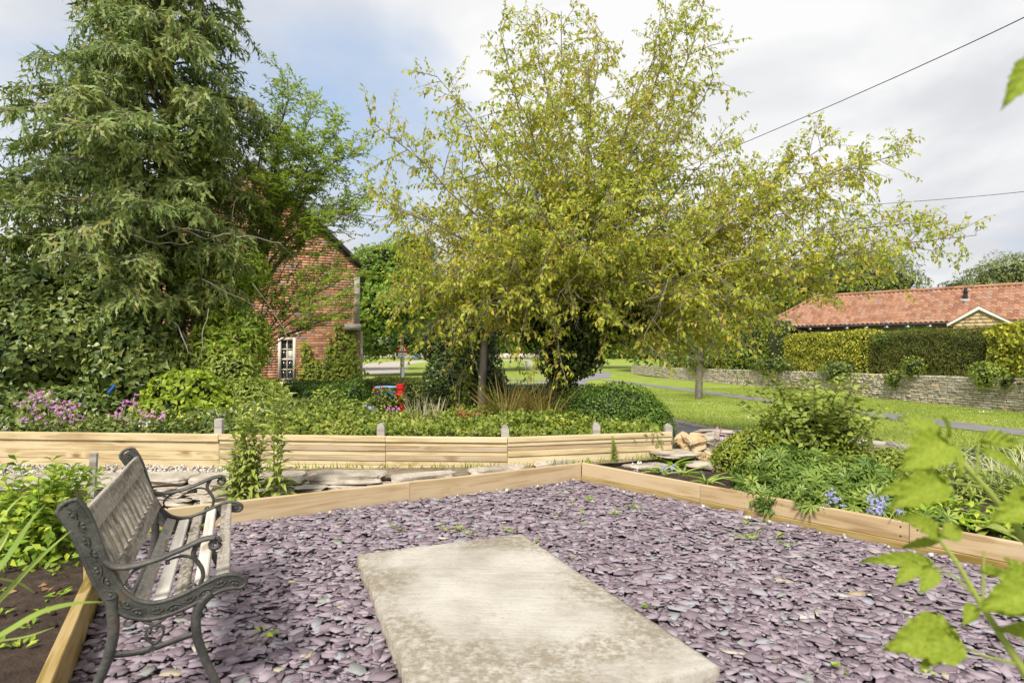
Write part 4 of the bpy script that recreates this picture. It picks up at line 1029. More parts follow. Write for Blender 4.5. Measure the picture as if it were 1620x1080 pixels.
# ---------------- stone wall by the lawn
wl_pts = [(15.3, 10.0), (15.3, 17.0), (15.1, 31.5), (14.4, 50), (13.9, 66)]
rw = empty('boundary_wall', (15.3, 17, ground(15, 17)), label='long coursed pale stone wall retaining the garden beyond the lawn', cat='stone wall')
off2 = Vector(rw.location)
core = Geo(); allst = []
for a, b in zip(wl_pts[:-1], wl_pts[1:]):
    a, b = np.array(a), np.array(b); L = np.linalg.norm(b-a); d = (b-a)/L; nl = np.array([-d[1], d[0]])   # faces -x
    za, zb = ground(*a), ground(*b); H = 1.0
    q = [a-nl*.03, b-nl*.03, b-nl*.45, a-nl*.45]
    V = [(*p, z-.1) for p, z in zip(q, (za, zb, zb, za))]+[(*p, z+H-.01) for p, z in zip(q, (za, zb, zb, za))]
    core.add(np.array(V)-np.array(off2), [(4, 5, 6, 7), (0, 4, 7, 3), (0, 1, 5, 4), (1, 2, 6, 5), (2, 3, 7, 6)])
    zc = 0
    while zc < H:
        h = rr.uniform(.055, .12); h = min(h, H-zc+.02); s = rr.uniform(0, .2)
        while s < L:
            w = rr.uniform(.14, .42); p = a+d*s; zg_ = za+(zb-za)*s/L
            allst.append((p[0], p[1], zg_+zc, w-.015, h-.012, math.atan2(d[1], d[0]), rr.uniform(.03, .07)))
            s += w
        zc += h
rwc = core.build('rubble_core', M_joint, rw)
allst.sort(key=lambda s: s[0]**2+s[1]**2 if 15.5 < s[1] else 9999)
bx = np.array([(x, y, z) for z in (0, 1) for y in (-.5, .5) for x in (0, 1)], float)
bxf = np.array([(0, 2, 3, 1), (4, 5, 7, 6), (0, 1, 5, 4), (2, 6, 7, 3), (0, 4, 6, 2), (1, 3, 7, 5)])
WM = []
for i in range(5):
    bm = bmesh.new(); bmesh.ops.create_cube(bm, size=1); bmesh.ops.bevel(bm, geom=bm.edges[:], offset=.12, segments=1, affect='EDGES')
    for v in bm.verts: v.co += Vector((rr.uniform(-.05, .05), rr.uniform(-.06, .06), rr.uniform(-.06, .06)))
    me = bpy.data.meshes.new('stone'); bm.to_mesh(me); bm.free(); me.materials.append(M_wstone); WM.append(me)
for s in allst[:290]:
    o = bpy.data.objects.new('stone', WM[rr.randrange(5)]); COL.objects.link(o); o.parent = rw
    c, sn_ = math.cos(s[5]), math.sin(s[5])
    o.location = Vector((s[0]+c*s[3]/2, s[1]+sn_*s[3]/2, s[2]+s[4]/2))-off2; o.rotation_euler = (0, 0, s[5]); o.scale = (s[3], s[6]*2, s[4])
g = Geo()
for s in allst[290:]:
    c, sn_ = math.cos(s[5]), math.sin(s[5]); V = bx*[s[3], s[6]*2, s[4]]
    V = V + rng.uniform(-.006, .006, V.shape)
    W = np.c_[V[:, 0]*c-V[:, 1]*sn_+s[0], V[:, 0]*sn_+V[:, 1]*c+s[1], V[:, 2]+s[2]]-np.array(off2)
    g.add(W, bxf)
g.build('stonework', M_wstone, rw, kind='stuff')
# raised ground behind that wall
patch('raised_garden', [(15.7, 10), (15.7, 17), (15.45, 31.5), (14.8, 50), (14.3, 66), (60, 66), (60, 10)], lambda x, y: ground(x, y)+.9, M_lawn, 4)

# ---------------- bungalow
bg = empty('bungalow', (22.5, 30, 0), label='low bungalow with a red pantile roof and a small white edged gable', cat='house')
offb = np.array(bg.location)
E0 = np.array([15.4, 35.5]); al = np.array([.761, -.649]); nrm_ = np.array([.649, .761]); EZ = 3.0; Wd = 2.73; RZ = 4.97; LEN = 26.
def bw(u, v, z): p = E0+al*u+nrm_*v; return (p[0]-offb[0], p[1]-offb[1], z-offb[2])
g = Geo()
V = [bw(.35, .35, -.3), bw(LEN, .35, -.3), bw(LEN, 2*Wd-.35, -.3), bw(.35, 2*Wd-.35, -.3)] + [bw(.35, .35, EZ-.05), bw(LEN, .35, EZ-.05), bw(LEN, 2*Wd-.35, EZ-.05), bw(.35, 2*Wd-.35, EZ-.05)]
g.add(V, [(0, 1, 5, 4), (1, 2, 6, 5), (2, 3, 7, 6), (3, 0, 4, 7)])
g.build('wall', M_brick, bg)
g = Geo()
RT = [bw(0, 0, EZ), bw(LEN, 0, EZ), bw(LEN, Wd, RZ), bw(Wd, Wd, RZ), bw(0, 2*Wd, EZ), bw(LEN, 2*Wd, EZ)]
lo = np.array(RT)-[0, 0, .06]
g.add(lo, [(0, 1, 2, 3)]); g.add(lo, [(3, 2, 5, 4)]); g.add(lo, [(0, 3, 4)])
rf = g.build('roof', M_dark, bg)
# pantiles as rolls, every tile its own little island
tv, tf = [], []
kx = 5
prof = [(0, .0), (.25, .045), (.5, .055), (.72, .02), (1.0, .0)]
for j in range(2):
    for x_, z_ in prof: tv.append((x_, j, z_+(.018 if j == 0 else 0)))
tf = [(i, i+1, i+1+kx, i+kx) for i in range(kx-1)]
tv = np.array(tv); tf = np.array(tf)
tw, tl = .22, .29; slope = math.hypot(Wd, RZ-EZ); nrow = int(slope/tl)
g = Geo(); Vs = []; 
for r_i in range(nrow):
    v0 = r_i*tl/slope*Wd; u = v0
    while u < LEN-tw:
        w = tv*[tw, 1.12*tl/slope*Wd, 1]
        q3 = np.array([bw(u, v0, 0)])+np.outer(w[:, 0], [al[0], al[1], 0])+np.outer(w[:, 1], [nrm_[0], nrm_[1], 0])
        q3[:, 2] = EZ+(v0+w[:, 1])/Wd*(RZ-EZ)+w[:, 2]+rng.uniform(-.006, .006)-offb[2]
        Vs.append(q3); u += tw
# hip end face
for r_i in range(nrow):
    v0 = r_i*tl/slope*Wd; u = v0
    while u < 2*Wd-v0-tw:
        w = tv*[tw, 1.12*tl/slope*Wd, 1]
        q3 = np.array([bw(0, 0, 0)])+np.outer(u+w[:, 0], [nrm_[0], nrm_[1], 0])+np.outer(v0+w[:, 1], [al[0], al[1], 0])
        q3[:, 2] = EZ+(v0+w[:, 1])/Wd*(RZ-EZ)+w[:, 2]+rng.uniform(-.006, .006)-offb[2]
        Vs.append(q3); u += tw
n = len(Vs); g.add(np.concatenate(Vs), (tf[None]+(np.arange(n)*len(tv))[:, None, None]).reshape(-1, 4))
g.build('pantiles', M_tile, rf, kind='stuff')
g = Geo()
def ridge(p, q, nseg, r=.10):
    p, q = np.array(p), np.array(q)
    for i in range(nseg):
        a = p+(q-p)*(i+.01)/nseg; b = p+(q-p)*(i+1.03)/nseg; g.tube([a, b], [r, r*1.08], 8)
ridge(bw(Wd, Wd, RZ+.02), bw(LEN, Wd, RZ+.02), 55); ridge(bw(0, 0, EZ+.03), bw(Wd, Wd, RZ+.02), 12)
g.build('ridge_tiles', M_tile, rf, kind='stuff')
g = Geo(); p0, p1 = np.array(bw(-.05, -.10, EZ-.06)), np.array(bw(LEN, -.10, EZ-.06)); g.tube([p0, p1], .065, 8); g.build('gutter', M_dark, bg)
for i in range(14):
    g = Geo(); p = np.array(bw(1.0+i*.95, -.02, EZ-.17)); g.box(p[0]-.05, p[0]+.05, p[1]-.12, p[1]+.12, p[2]-.04, p[2]+.05); g.build('bracket', M_wpaint, bg)
# gable on the front
def on_eave(pxx):
    r = (pxx-810)/900.; return (r*E0[1]-E0[0])/(al[0]-r*al[1])
u0, u1 = on_eave(1503), on_eave(1597); um = (u0+u1)/2; gz1 = EZ-.02+(u1-u0)/2*.62; gy = -.35
u2 = on_eave(1546)
g = Geo(); g.add([bw(u0+.15, gy, 1.2), bw(u1-.15, gy, 1.2), bw(u1-.15, gy, EZ-.1), bw(um, gy, gz1-.12), bw(u0+.15, gy, EZ-.1)], [(0, 1, 2, 3, 4)]); gw = g.build('gable_wall', M_stone, bg)
g = Geo(); k = gz1-EZ
for r_i in range(12):
    zz = 1.7+r_i*.17; s0 = u0+.17+max(0, (zz-EZ+.15))/k*(um-u0); s1 = u1-.17-max(0, (zz-EZ+.15))/k*(u1-um); u = s0
    while u < s1-.1:
        w = min(rr.uniform(.25, .5), s1-u); g.add([bw(u, gy-.02, zz), bw(u+w-.015, gy-.02, zz), bw(u+w-.015, gy-.02, zz+.155), bw(u, gy-.02, zz+.155), bw(u, gy, zz), bw(u+w-.015, gy, zz), bw(u+w-.015, gy, zz+.155), bw(u, gy, zz+.155)], [(0, 1, 2, 3), (3, 2, 6, 7), (0, 3, 7, 4), (1, 5, 6, 2), (0, 4, 5, 1)]); u += w
g.build('stone_courses', M_boulder, gw, kind='stuff')
g = Geo()
for (ua, ub) in ((u0-.1, um), (u1+.1, um)):
    za = EZ-.12; d_ = .2
    V = [bw(ua, gy-.14, za), bw(ub, gy-.14, gz1+.05), bw(ub, gy-.14, gz1+.05-d_), bw(ua, gy-.14, za-.14), bw(ua, gy-.08, za), bw(ub, gy-.08, gz1+.05), bw(ub, gy-.08, gz1+.05-d_), bw(ua, gy-.08, za-.14)]
    g.add(V, [(0, 1, 2, 3), (4, 7, 6, 5), (0, 4, 5, 1), (3, 2, 6, 7)])
g.build('bargeboard', M_wpaint, bg)
g = Geo()
for (ua, ub) in ((u0-.12, um), (u1+.12, um)):
    V = [bw(ua, gy-.16, EZ-.08), bw(ub, gy-.16, gz1+.09), bw(ub, Wd*(gz1-EZ)/(RZ-EZ)+.1, gz1+.09), bw(ua, .25, EZ-.02)]
    V += [(v[0], v[1], v[2]-.05) for v in V]
    g.add(V, [(0, 1, 2, 3), (4, 7, 6, 5), (0, 4, 5, 1)])
g.build('gable_roof', M_tile, bg)
g = Geo(); uv = on_eave(1500)+1.35; c0 = np.array(bw(uv, Wd*.62, EZ+(RZ-EZ)*.62))
# flue on the roof slope, placed where the ray through it meets the slope
for t in np.linspace(0, LEN, 400):
    p = E0+al*t+nrm_*Wd*.62
    if (p[0]/p[1])*900+810 > 1525: c0 = np.array(bw(t, Wd*.62, EZ+(RZ-EZ)*.62)); break
g.tube([c0-[0, 0, .1], c0+[0, 0, .42]], .10, 10); g.tube([c0+[0, 0, .42], c0+[0, 0, .46]], .16, 10); g.tube([c0+[0, 0, .46], c0+[0, 0, .62]], .08, 10)
g.build('flue', M_dark, bg)
g = Geo(); g.box(c0[0]-.22, c0[0]+.22, c0[1]-.16, c0[1]+.16, c0[2]-.1, c0[2]+.04); g.build('flashing', M_grey, bg)

# ---------------- pole, wires, sign, car, board
pole_top = P(636, 442, 42)
g = Geo(); gp = ground(0, 42); g.tube([(pole_top[0], 42, gp-.3), (pole_top[0], 42, pole_top[2]-1.8), (pole_top[0]+.02, 42, pole_top[2])], [.14, .12, .10], 10)
po = g.build('telegraph_pole', M_pole, label='tall brown telegraph pole behind the warning sign', cat='pole')
def wire(pts, r, lab):
    g = Geo(); pts = np.array(pts, float); t = np.linspace(0, 1, 40)
    k = len(pts); tt = np.linspace(0, 1, k)
    co = [np.polyfit(tt, pts[:, i], min(k-1, 3)) for i in range(3)]
    g.tube(np.stack([np.polyval(c, t) for c in co], -1), r, 5)
    return g.build('overhead_wire', M_dark, label=lab, cat='cable', group='overhead wires')
wire([(pole_top[0], 42, pole_top[2]-.1), P(1120, 250, 20), P(1620, 28, 10.2), P(1760, -36, 8.8)], .011, 'thick overhead wire rising to the upper right of the sky')
wire([P(480, 312, 15.8), P(585, 336, 22), P(950, 353, 30), P(1301, 333, 26), P(1620, 291, 18.5), P(1700, 277, 16)], .011, 'thin lower overhead wire crossing behind the cherry tree')
sy = 38.
q = P(637.5, 560, sy)
sg = empty('road_sign', (q[0], sy, ground(0, sy)), label='red bordered triangular children warning sign with a white plate below it', cat='road sign')
hgt = CAM_H-(544-560)/900*sy-ground(0, sy)
g = Geo(); g.tube([(0, 0, -.2), (0, 0, hgt-.1)], .10, 12); g.build('post', M_grey, sg)
tri = [(-.33, 0), (.33, 0), (0, .57)]
def slabp(g, pts, y0, y1, z, m=0):
    V = [(a, y0, z+b) for a, b in pts]+[(a, y1, z+b) for a, b in pts]; k = len(pts)
    g.add(V, [tuple(range(k))], m); g.add(V, [tuple(range(k, 2*k))[::-1]], m); g.add(V, [(i, i+k, (i+1) % k+k, (i+1) % k) for i in range(k)], m)
zt = hgt-.50
g = Geo(); slabp(g, [(-.36, 0), (.36, 0), (.40, .05), (.04, .60), (-.04, .60), (-.40, .05)], -.14, -.12, zt-.06); tp = g.build('warning_triangle', M_red, sg)
g = Geo(); slabp(g, [(-.25, .0), (.25, .0), (0, .42)], -.146, -.142, zt+.04); g.build('white_field', M_wpaint, tp)
g = Geo()
for cxx, s in ((-.06, .9), (.07, .7)):
    g.tube([(cxx, -.149, zt+.10+.17*s), (cxx, -.151, zt+.10+.20*s)], .018, 8)
    slabp(g, [(cxx-.025, 0), (cxx+.03, .0), (cxx+.022, .16*s), (cxx-.022, .16*s)], -.151, -.148, zt+.08)
    slabp(g, [(cxx-.05, -.03), (cxx-.03, -.03), (cxx+.0, .05), (cxx-.02, .05)], -.1535, -.1512, zt+.08)
g.build('children_symbol', M_dark, tp)
g = Geo(); slabp(g, [(-.30, 0), (.30, 0), (.30, .24), (-.30, .24)], -.14, -.12, zt-.34); pl = g.build('plate', M_wpaint, sg)
fc = bpy.data.curves.new('lettering', 'FONT'); fc.body = 'School'; fc.size = .17; fc.align_x = 'CENTER'; fc.extrude = .001; fc.materials.append(M_dark)
tmp = link('lettering', fc); tme = bpy.data.meshes.new_from_object(tmp.evaluated_get(bpy.context.evaluated_depsgraph_get())); bpy.data.objects.remove(tmp)
link('lettering', tme, pl, (0, -.1425, zt-.275), (R(90), 0, 0))

cp = P(659.5, 0, 135.); cz = ground(0, 135)
car = empty('parked_car', (cp[0], 135, cz), label='small blue car parked by the far stone wall', cat='car')
g = Geo()
prof = [(-.82, .30), (-.84, .75), (-.72, .95), (-.60, 1.38), (-.5, 1.46), (.5, 1.46), (.60, 1.38), (.72, .95), (.84, .75), (.82, .30)]
secs = [(-1.9, .86, .93), (-1.7, 1.0, 1.0), (0, 1.0, 1.0), (1.6, 1.0, 1.0), (1.9, .9, .9)]
V = []; 
for yy, sx, sz in secs: V += [(x*sx, yy, .3+(z-.3)*sz*(1 if z < 1 or abs(yy) < 1.75 else .75)) for x, z in prof]
k = len(prof); F = [(j*k+i, j*k+(i+1) % k, (j+1)*k+(i+1) % k, (j+1)*k+i) for j in range(len(secs)-1) for i in range(k)]
g.add(V, F); g.add(V[:k], [tuple(range(k))]); g.add(V[-k:], [tuple(range(k))[::-1]])
g.build('body', M_car, car)
g = Geo(); g.add([(-.60, -1.93, .98), (.60, -1.93, .98), (.50, -1.86, 1.34), (-.50, -1.86, 1.34)], [(0, 1, 2, 3)]); g.build('windscreen', M_glass, car)
for sx in (-.78, .78):
    for yy in (-1.2, 1.2):
        g = Geo(); g.tube([(sx-.1, yy, .32), (sx+.1, yy, .32)], .32, 14); g.build('wheel', M_black, car)
for sx in (-.6, .6):
    g = Geo(); g.tube([(sx, -1.97, .68), (sx, -1.90, .68)], .12, 10); g.build('headlight', M_wpaint, car)
fw = empty('far_stone_wall', (-20, 128, 0), label='distant low pale stone wall behind the parked car', cat='stone wall')
g = Geo(); 
for s in range(0, 60):
    x0 = -62+s*1.2; g.box(x0+20, x0+1.18+20, 138-128+rng.uniform(-.03, .03), 10.5, ground(0, 138), ground(0, 138)+1.4+rng.uniform(-.04, .04))
g.build('stonework', M_wstone, fw, kind='stuff')
bq = P(836, 0, 74.); bz = ground(0, 74)
nb = empty('notice_board', (bq[0], 74, bz), label='small white notice board standing on the far verge', cat='sign')
g = Geo(); g.box(-.36, .36, -.04, .04, .10, 1.22); nbp = g.build('panel', M_wpaint, nb)
g = Geo(); g.box(-.25, .25, -.055, -.042, .24, .32); g.build('slot', M_dark, nbp)
for sx in (-.40, .40):
    g = Geo(); g.box(sx-.035, sx+.035, -.035, .035, -.1, 1.2); g.build('post', M_wpaint, nb)
a = P(844, 586, 70); b = P(871, 599, 58)
g = Geo(); g.tube([(a[0], a[1], a[2]), (b[0], b[1], b[2])], .10, 6)
for t in (0.02, .5, .98):
    p = np.array(a)*(1-t)+np.array(b)*t; g.tube([(p[0], p[1], ground(0, p[1])-.1), tuple(p)], .07, 6)
g.build('handrail', M_pole, label='dark wooden rail on the verge beside the ivy clad trunk', cat='rail')

# red post with planter
q = P(634, 0, 8.6); zb = CAM_H-(656-560)/900*8.6-.15; zt = CAM_H-(607-560)/900*8.6
g = Geo()
x0, x1 = -.06, .055
hh = zt-zb
for (a, b, w0, w1) in ((0, .43, .058, .053), (.45, .62, .047, .052), (.64, .86, .056, .053), (.88, 1.0, .066, .068)):
    g.tube([(0, 0, a*hh), (0, 0, b*hh)], [w0, w1], 12)
g.tube([(0, 0, 0), (0, 0, hh*.98)], .035, 8); g.tube([(0, 0, hh*.62), (.0, 0, hh*.66)], .07, 12); g.tube([(0, 0, hh*.42), (.0, 0, hh*.45)], .066, 12)
g.build('red_post', M_red, loc=(q[0], 8.6, zb), label='bright red turned garden post beside the leafy planter', cat='post')
pc = P(611, 0, 8.7); z1 = CAM_H-(609-560)/900*8.7; z0 = CAM_H-(650-560)/900*8.7
pln = empty('raised_planter', (pc[0], 8.75, z0-.2), label='planter with a pale blue rim overgrown by foliage left of the red post', cat='planter')
g = Geo(); g.box(-.14, .14, -.10, .10, 0, z1-z0+.10); g.build('tub', M_bluep, pln)
g = Geo(); h_ = z1-z0+.2
for b in ((-.16, .16, -.12, -.10), (-.16, .16, .10, .12), (-.16, -.14, -.10, .10), (.14, .16, -.10, .10)): g.box(b[0], b[1], b[2], b[3], h_-.05, h_-.02)
g.build('rim', M_bluel, pln)
# blue tool handle in the ivy
a, b = P(171, 622, 7.4), P(181, 610, 7.6)
g = Geo(); g.tube([a, b], .018, 8); g.build('tool_handle', M_bluep, label='bright blue tool handle sticking out of the ivy', cat='tool handle')

# ================================================================== VEGETATION
_ph = np.random.default_rng(3).uniform(0, 6.28, (6, 3)); _fr = np.random.default_rng(4).normal(size=(6, 3))
def wob(Pn, f=1.0):
    Pn = np.asarray(Pn)
    return sum(np.sin((Pn @ _fr[i])*f*(1+.35*i)+_ph[i, 0]) for i in range(6))/3.2
def shell(bl, n, lo=.80, hi=1.04, lump=.12, lf=2.0, cut=.86, zmin=None):
    bl = np.array(bl, float); C = bl[:, :3]; Rr = bl[:, 3:6]
    ar = (Rr[:, 0]*Rr[:, 1]+Rr[:, 0]*Rr[:, 2]+Rr[:, 1]*Rr[:, 2]); k = rng.choice(len(bl), n*2, p=ar/ar.sum())
    d = rsph(n*2); u = lo+(hi-lo)*rng.random(n*2)**.7
    Pp = C[k]+Rr[k]*d*u[:, None]
    Pp = C[k]+(Pp-C[k])*(1+lump*wob(Pp, lf))[:, None]
    N = norm(d/Rr[k]*Rr[k].mean(1, keepdims=True))
    ok = np.ones(len(Pp), bool)
    for j in range(len(bl)):
        ok &= (((Pp-C[j])/Rr[j])**2).sum(1)**.5 > np.where(k == j, 0, cut)
    if zmin is not None: ok &= Pp[:, 2] > zmin
    return Pp[ok][:n], N[ok][:n]
def boxshell(b, n, rz=0, lump=.03, faces='fltrb', rnd=.08):
    x0, x1, y0, y1, z0, z1 = b; sx, sy, sz = x1-x0, y1-y0, z1-z0
    A = {'f': sx*sz, 'b': sx*sz*.4, 't': sx*sy, 'l': sy*sz, 'r': sy*sz}
    w = np.array([A[f] for f in faces]); k = rng.choice(len(faces), n, p=w/w.sum())
    u, v = rng.random(n), rng.random(n); Pp = np.zeros((n, 3)); N = np.zeros((n, 3))
    for i, f in enumerate(faces):
        m = k == i
        if f in 'fb': Pp[m] = np.stack([x0+sx*u, np.full(n, y0 if f == 'f' else y1), z0+sz*v], -1)[m]; N[m] = (0, -1 if f == 'f' else 1, 0)
        if f == 't': Pp[m] = np.stack([x0+sx*u, y0+sy*v, np.full(n, z1)], -1)[m]; N[m] = (0, 0, 1)
        if f in 'lr': Pp[m] = np.stack([np.full(n, x0 if f == 'l' else x1), y0+sy*u, z0+sz*v], -1)[m]; N[m] = (-1 if f == 'l' else 1, 0, 0)
    # round the corners a bit and make the face uneven
    c = np.array([(x0+x1)/2, (y0+y1)/2, (z0+z1)/2]); h = np.array([sx, sy, sz])/2
    q = (Pp-c)/h; e = np.sort(abs(q), 1)[:, 1]
    Pp = c+(Pp-c)*(1-rnd*np.clip((e-.8)/.2, 0, 1)[:, None]**2)
    Pp += N*(lump*wob(Pp, 3.0)+rng.normal(0, lump*.45, n)-.01)[:, None]
    if rz: 
        a = R(rz); M = np.array([[math.cos(a), -math.sin(a), 0], [math.sin(a), math.cos(a), 0], [0, 0, 1]]); Pp = (Pp-c)@M.T+c; N = N@M.T
    return Pp, N
def leafdirs(N, up=.25, jit=.7, droop=0.):
    n = len(N)
    t = np.cross(N, rsph(n)); D = norm(norm(t)+N*.45+rng.normal(0, .25, (n, 3))+[0, 0, -droop])
    Nn = norm(N+rng.normal(0, jit, (n, 3))*.6+[0, 0, up])
    return D, Nn
def lumpcore(g, bl, s=.8, m=1, lump=.12, lf=2.0, nu=10, nv=8, zmin=None):
    for b in bl:
        V = []
        for j in range(nv+1):
            th = math.pi*j/nv
            for i in range(nu): ph = 2*math.pi*i/nu; V.append((math.sin(th)*math.cos(ph), math.sin(th)*math.sin(ph), math.cos(th)))
        d = np.array(V); Pp = np.array(b[:3])+d*np.array(b[3:6])*s; Pp = np.array(b[:3])+(Pp-np.array(b[:3]))*(1+lump*wob(Pp, lf))[:, None]
        if zmin is not None: Pp[:, 2] = np.maximum(Pp[:, 2], zmin)
        g.add(Pp, [(j*nu+i, j*nu+(i+1) % nu, (j+1)*nu+(i+1) % nu, (j+1)*nu+i) for j in range(nv) for i in range(nu)], m)
def boxcore(g, b, rz=0, s=.09, m=1):
    x0, x1, y0, y1, z0, z1 = b; x0 += s; x1 -= s; y0 += s; y1 -= s; z1 -= s
    c = np.array([(x0+x1)/2, (y0+y1)/2, 0]); V = np.array([(x, y, z) for z in (z0, z1) for y in (y0, y1) for x in (x0, x1)])
    if rz:
        a = R(rz); M = np.array([[math.cos(a), -math.sin(a), 0], [math.sin(a), math.cos(a), 0], [0, 0, 1]]); V = (V-c)@M.T+c
    g.add(V, [(0, 2, 3, 1), (4, 5, 7, 6), (0, 1, 5, 4), (2, 6, 7, 3), (0, 4, 6, 2), (1, 3, 7, 5)], m)
def bush(name, lab, cat, bl, n, tm, size, mat, core=.78, nsing=0, up=.25, jit=.7, droop=0., group=None, lo=.8, hi=1.05, lump=.14, lf=2., zmin=None, kind=None, sv=.3):
    Pp, N = shell(bl, n, lo, hi, lump, lf, zmin=zmin); D, Nn = leafdirs(N, up, jit, droop); sz = size*rng.uniform(1-sv, 1+sv, len(Pp))
    g = Geo()
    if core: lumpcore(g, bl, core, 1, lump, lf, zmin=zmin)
    if nsing:
        c = np.array(bl[0][:3]); root = empty(name, (c[0], c[1], min(b[2]-b[5] for b in bl)), label=lab, cat=cat, group=group)
        d = np.linalg.norm(Pp-[0, 0, CAM_H], axis=1)-(N*norm([0, 0, CAM_H]-Pp)).sum(1)*.3
        o = np.argsort(d); a, b = o[:nsing], o[nsing:]
        singles(root, tm, Pp[a], D[a], Nn[a], sz[a], mat)
        off = np.array(root.location)
        scatter(g, tm, Pp[b], D[b], Nn[b], sz[b])
        for i in range(len(g.V)): g.V[i] = g.V[i]-off
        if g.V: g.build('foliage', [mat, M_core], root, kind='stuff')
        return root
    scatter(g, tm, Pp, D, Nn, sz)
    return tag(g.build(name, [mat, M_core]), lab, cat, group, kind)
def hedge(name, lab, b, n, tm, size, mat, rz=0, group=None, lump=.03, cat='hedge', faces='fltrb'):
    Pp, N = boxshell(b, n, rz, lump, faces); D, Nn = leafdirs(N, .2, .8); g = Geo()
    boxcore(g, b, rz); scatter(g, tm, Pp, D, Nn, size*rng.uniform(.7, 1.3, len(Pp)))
    return tag(g.build(name, [mat, M_core]), lab, cat, group)

def bez(a, b, c, t):
    t = np.asarray(t)[:, None]; return a*(1-t)**2+2*b*t*(1-t)+c*t*t
def grow(fork, targets, r0, start_dir=.5, side_sp=.28, side_len=(1.3, .5), twig_sp=.14, twig_len=.38, leaf_sp=.06, droop=.1, flat=0., t0=.22, updir=.35, sides=5):
    """returns (wood Geo, leaf positions, leaf directions)"""
    g = Geo(); LP, LD = [], []
    fork = np.array(fork, float)
    for T in targets:
        T = np.array(T, float); L = np.linalg.norm(T-fork)
        mid = (fork+T)/2+np.array([0, 0, updir*L*.35])+rng.normal(0, .06*L, 3)
        k = max(6, int(L/.5)); pts = bez(fork, mid, T, np.linspace(0, 1, k)); pts[1:-1] += rng.normal(0, .018*L**.5, (k-2, 3))
        rb = r0*(L/6)**.7
        g.tube(pts, np.linspace(rb, .006, k), sides)
        ns = int(L*(1-t0)/side_sp)
        for s_i in range(ns):
            t = t0+(1-t0)*(s_i+rng.random())/ns
            x = t*(k-1); i = min(int(x), k-2); p = pts[i]+(pts[i+1]-pts[i])*(x-i); tg = norm(pts[i+1]-pts[i])
            pr = rsph(1)[0]; pr = norm(np.cross(tg, pr)); pr[2] *= (1-flat); 
            d = norm(tg*rng.uniform(.35, .9)+pr+np.array([0, 0, updir*.35]))
            sl = (side_len[0]*(1-t)+side_len[1]*t)*rng.uniform(.55, 1.3)
            m = max(3, int(sl/.25)); sp = p+d*np.linspace(0, sl, m)[:, None]; sp[:, 2] -= droop*np.linspace(0, 1, m)**2*sl*.6
            sp[1:] += rng.normal(0, .02, (m-1, 3)); sp[1:, 2] *= 1
            g.tube(sp, np.linspace(.004+.006*sl, .003, m), 4, cap=False)
            nt = max(2, int(sl/twig_sp))
            for q in range(nt+1):
                u = (q+.3+.7*rng.random())/(nt+1); y = u*(m-1); j = min(int(y), m-2); pp = sp[j]+(sp[j+1]-sp[j])*(y-j)
                if q == nt: td = norm(sp[-1]-sp[-2]); pp = sp[-1]
                else:
                    td = norm(np.cross(d, rsph(1)[0])); td[2] *= (1-flat); td = norm(td+d*.6+rng.normal(0, .15, 3))
                tl = twig_len*rng.uniform(.35, 1.25)
                e = pp+td*tl+[0, 0, -droop*tl*.3]
                g.tube([pp, (pp+e)/2+rng.normal(0, .012, 3), e], [.0035, .0025, .0018], 3, cap=False)
                nl = max(2, int(tl/leaf_sp)); v = (np.arange(nl)+rng.random(nl))/nl
                LP.append(pp+(e-pp)*v[:, None]); LD.append(np.tile(td, (nl, 1)))
    return g, np.concatenate(LP), np.concatenate(LD)

# ---------------- cherry tree
CY = 9.3
fork = P(905, 530, CY); base = P(888, 668, CY)
tg = []
for (x, y, dy) in ((590, 195, -.6), (622, 330, -1.4), (585, 300, .8), (690, 120, .3), (735, 190, -1.5), (790, 45, .2), (800, 130, -1.2), (850, 20, .6), (888, 18, -.4), (930, 100, -1.6), (955, 50, .4), (1010, 130, -1.0),
                   (1060, 60, .2), (1085, 10, .5), (1112, 8, .1), (1130, 120, -.8), (1140, 215, .6), (1170, 250, -1.0), (1245, 260, .5), (1325, 218, .2), (1380, 250, -.6), (1435, 242, .0), (1470, 350, -.4), (1545, 372, -.2), (1400, 395, -1.2),
                   (1335, 440, -.6), (1290, 330, .8), (1190, 470, -1.2), (1250, 400, -1.6), (1080, 330, -2.2), (960, 300, -2.4), (850, 320, -2.4), (760, 400, -2.2), (690, 420, -1.6), (650, 470, -1.0), (700, 330, -.3),
                   (770, 480, -1.8), (1110, 450, -1.8), (720, 260, 1.0), (840, 200, .9), (980, 210, 1.1), (1060, 240, .8), (900, 380, 1.2), (1180, 340, .9), (640, 400, .4), (1230, 500, -.3), (1140, 400, 1.0), (800, 350, -1.2), (1000, 380, -1.6), (1060, 420, -.4), (900, 250, -1.4), (740, 340, .5), (1350, 350, -.9), (1220, 330, -.4), (620, 450, -.7), (670, 380, -1.1), (1150, 500, -1.1), (1290, 420, .3), (830, 380, -1.8)):
    tg.append(P(x, y, CY+dy))
wood, LP, LD = grow(fork, tg, .036, side_sp=.135, side_len=(1.30, .42), twig_sp=.085, twig_len=.25, leaf_sp=.024, droop=.22, t0=.20, updir=.30)
wood.tube([base, P(893, 600, CY), fork], [.15, .13, .11], 10)
ch = empty('cherry_tree', (base[0], CY, 0), label='big spreading cherry tree with loose yellow green and bronze leaves in the middle', cat='tree')
for i in range(len(wood.V)): wood.V[i] = wood.V[i]-[base[0], CY, 0]
wood.build('branches', M_twig, ch)
LP = LP+rng.normal(0, .015, LP.shape)
D = norm(LD*.5+rng.normal(0, .55, LP.shape)+[0, 0, -.55]); N = norm(rng.normal(0, .5, LP.shape)+[0, -.25, .75])
g = Geo(); scatter(g, T_ovate(.46, .10, .15), LP-[base[0], CY, 0], D, N, rng.uniform(.05, .105, len(LP)))
g.build('leaves', M_cherry, ch, kind='stuff')
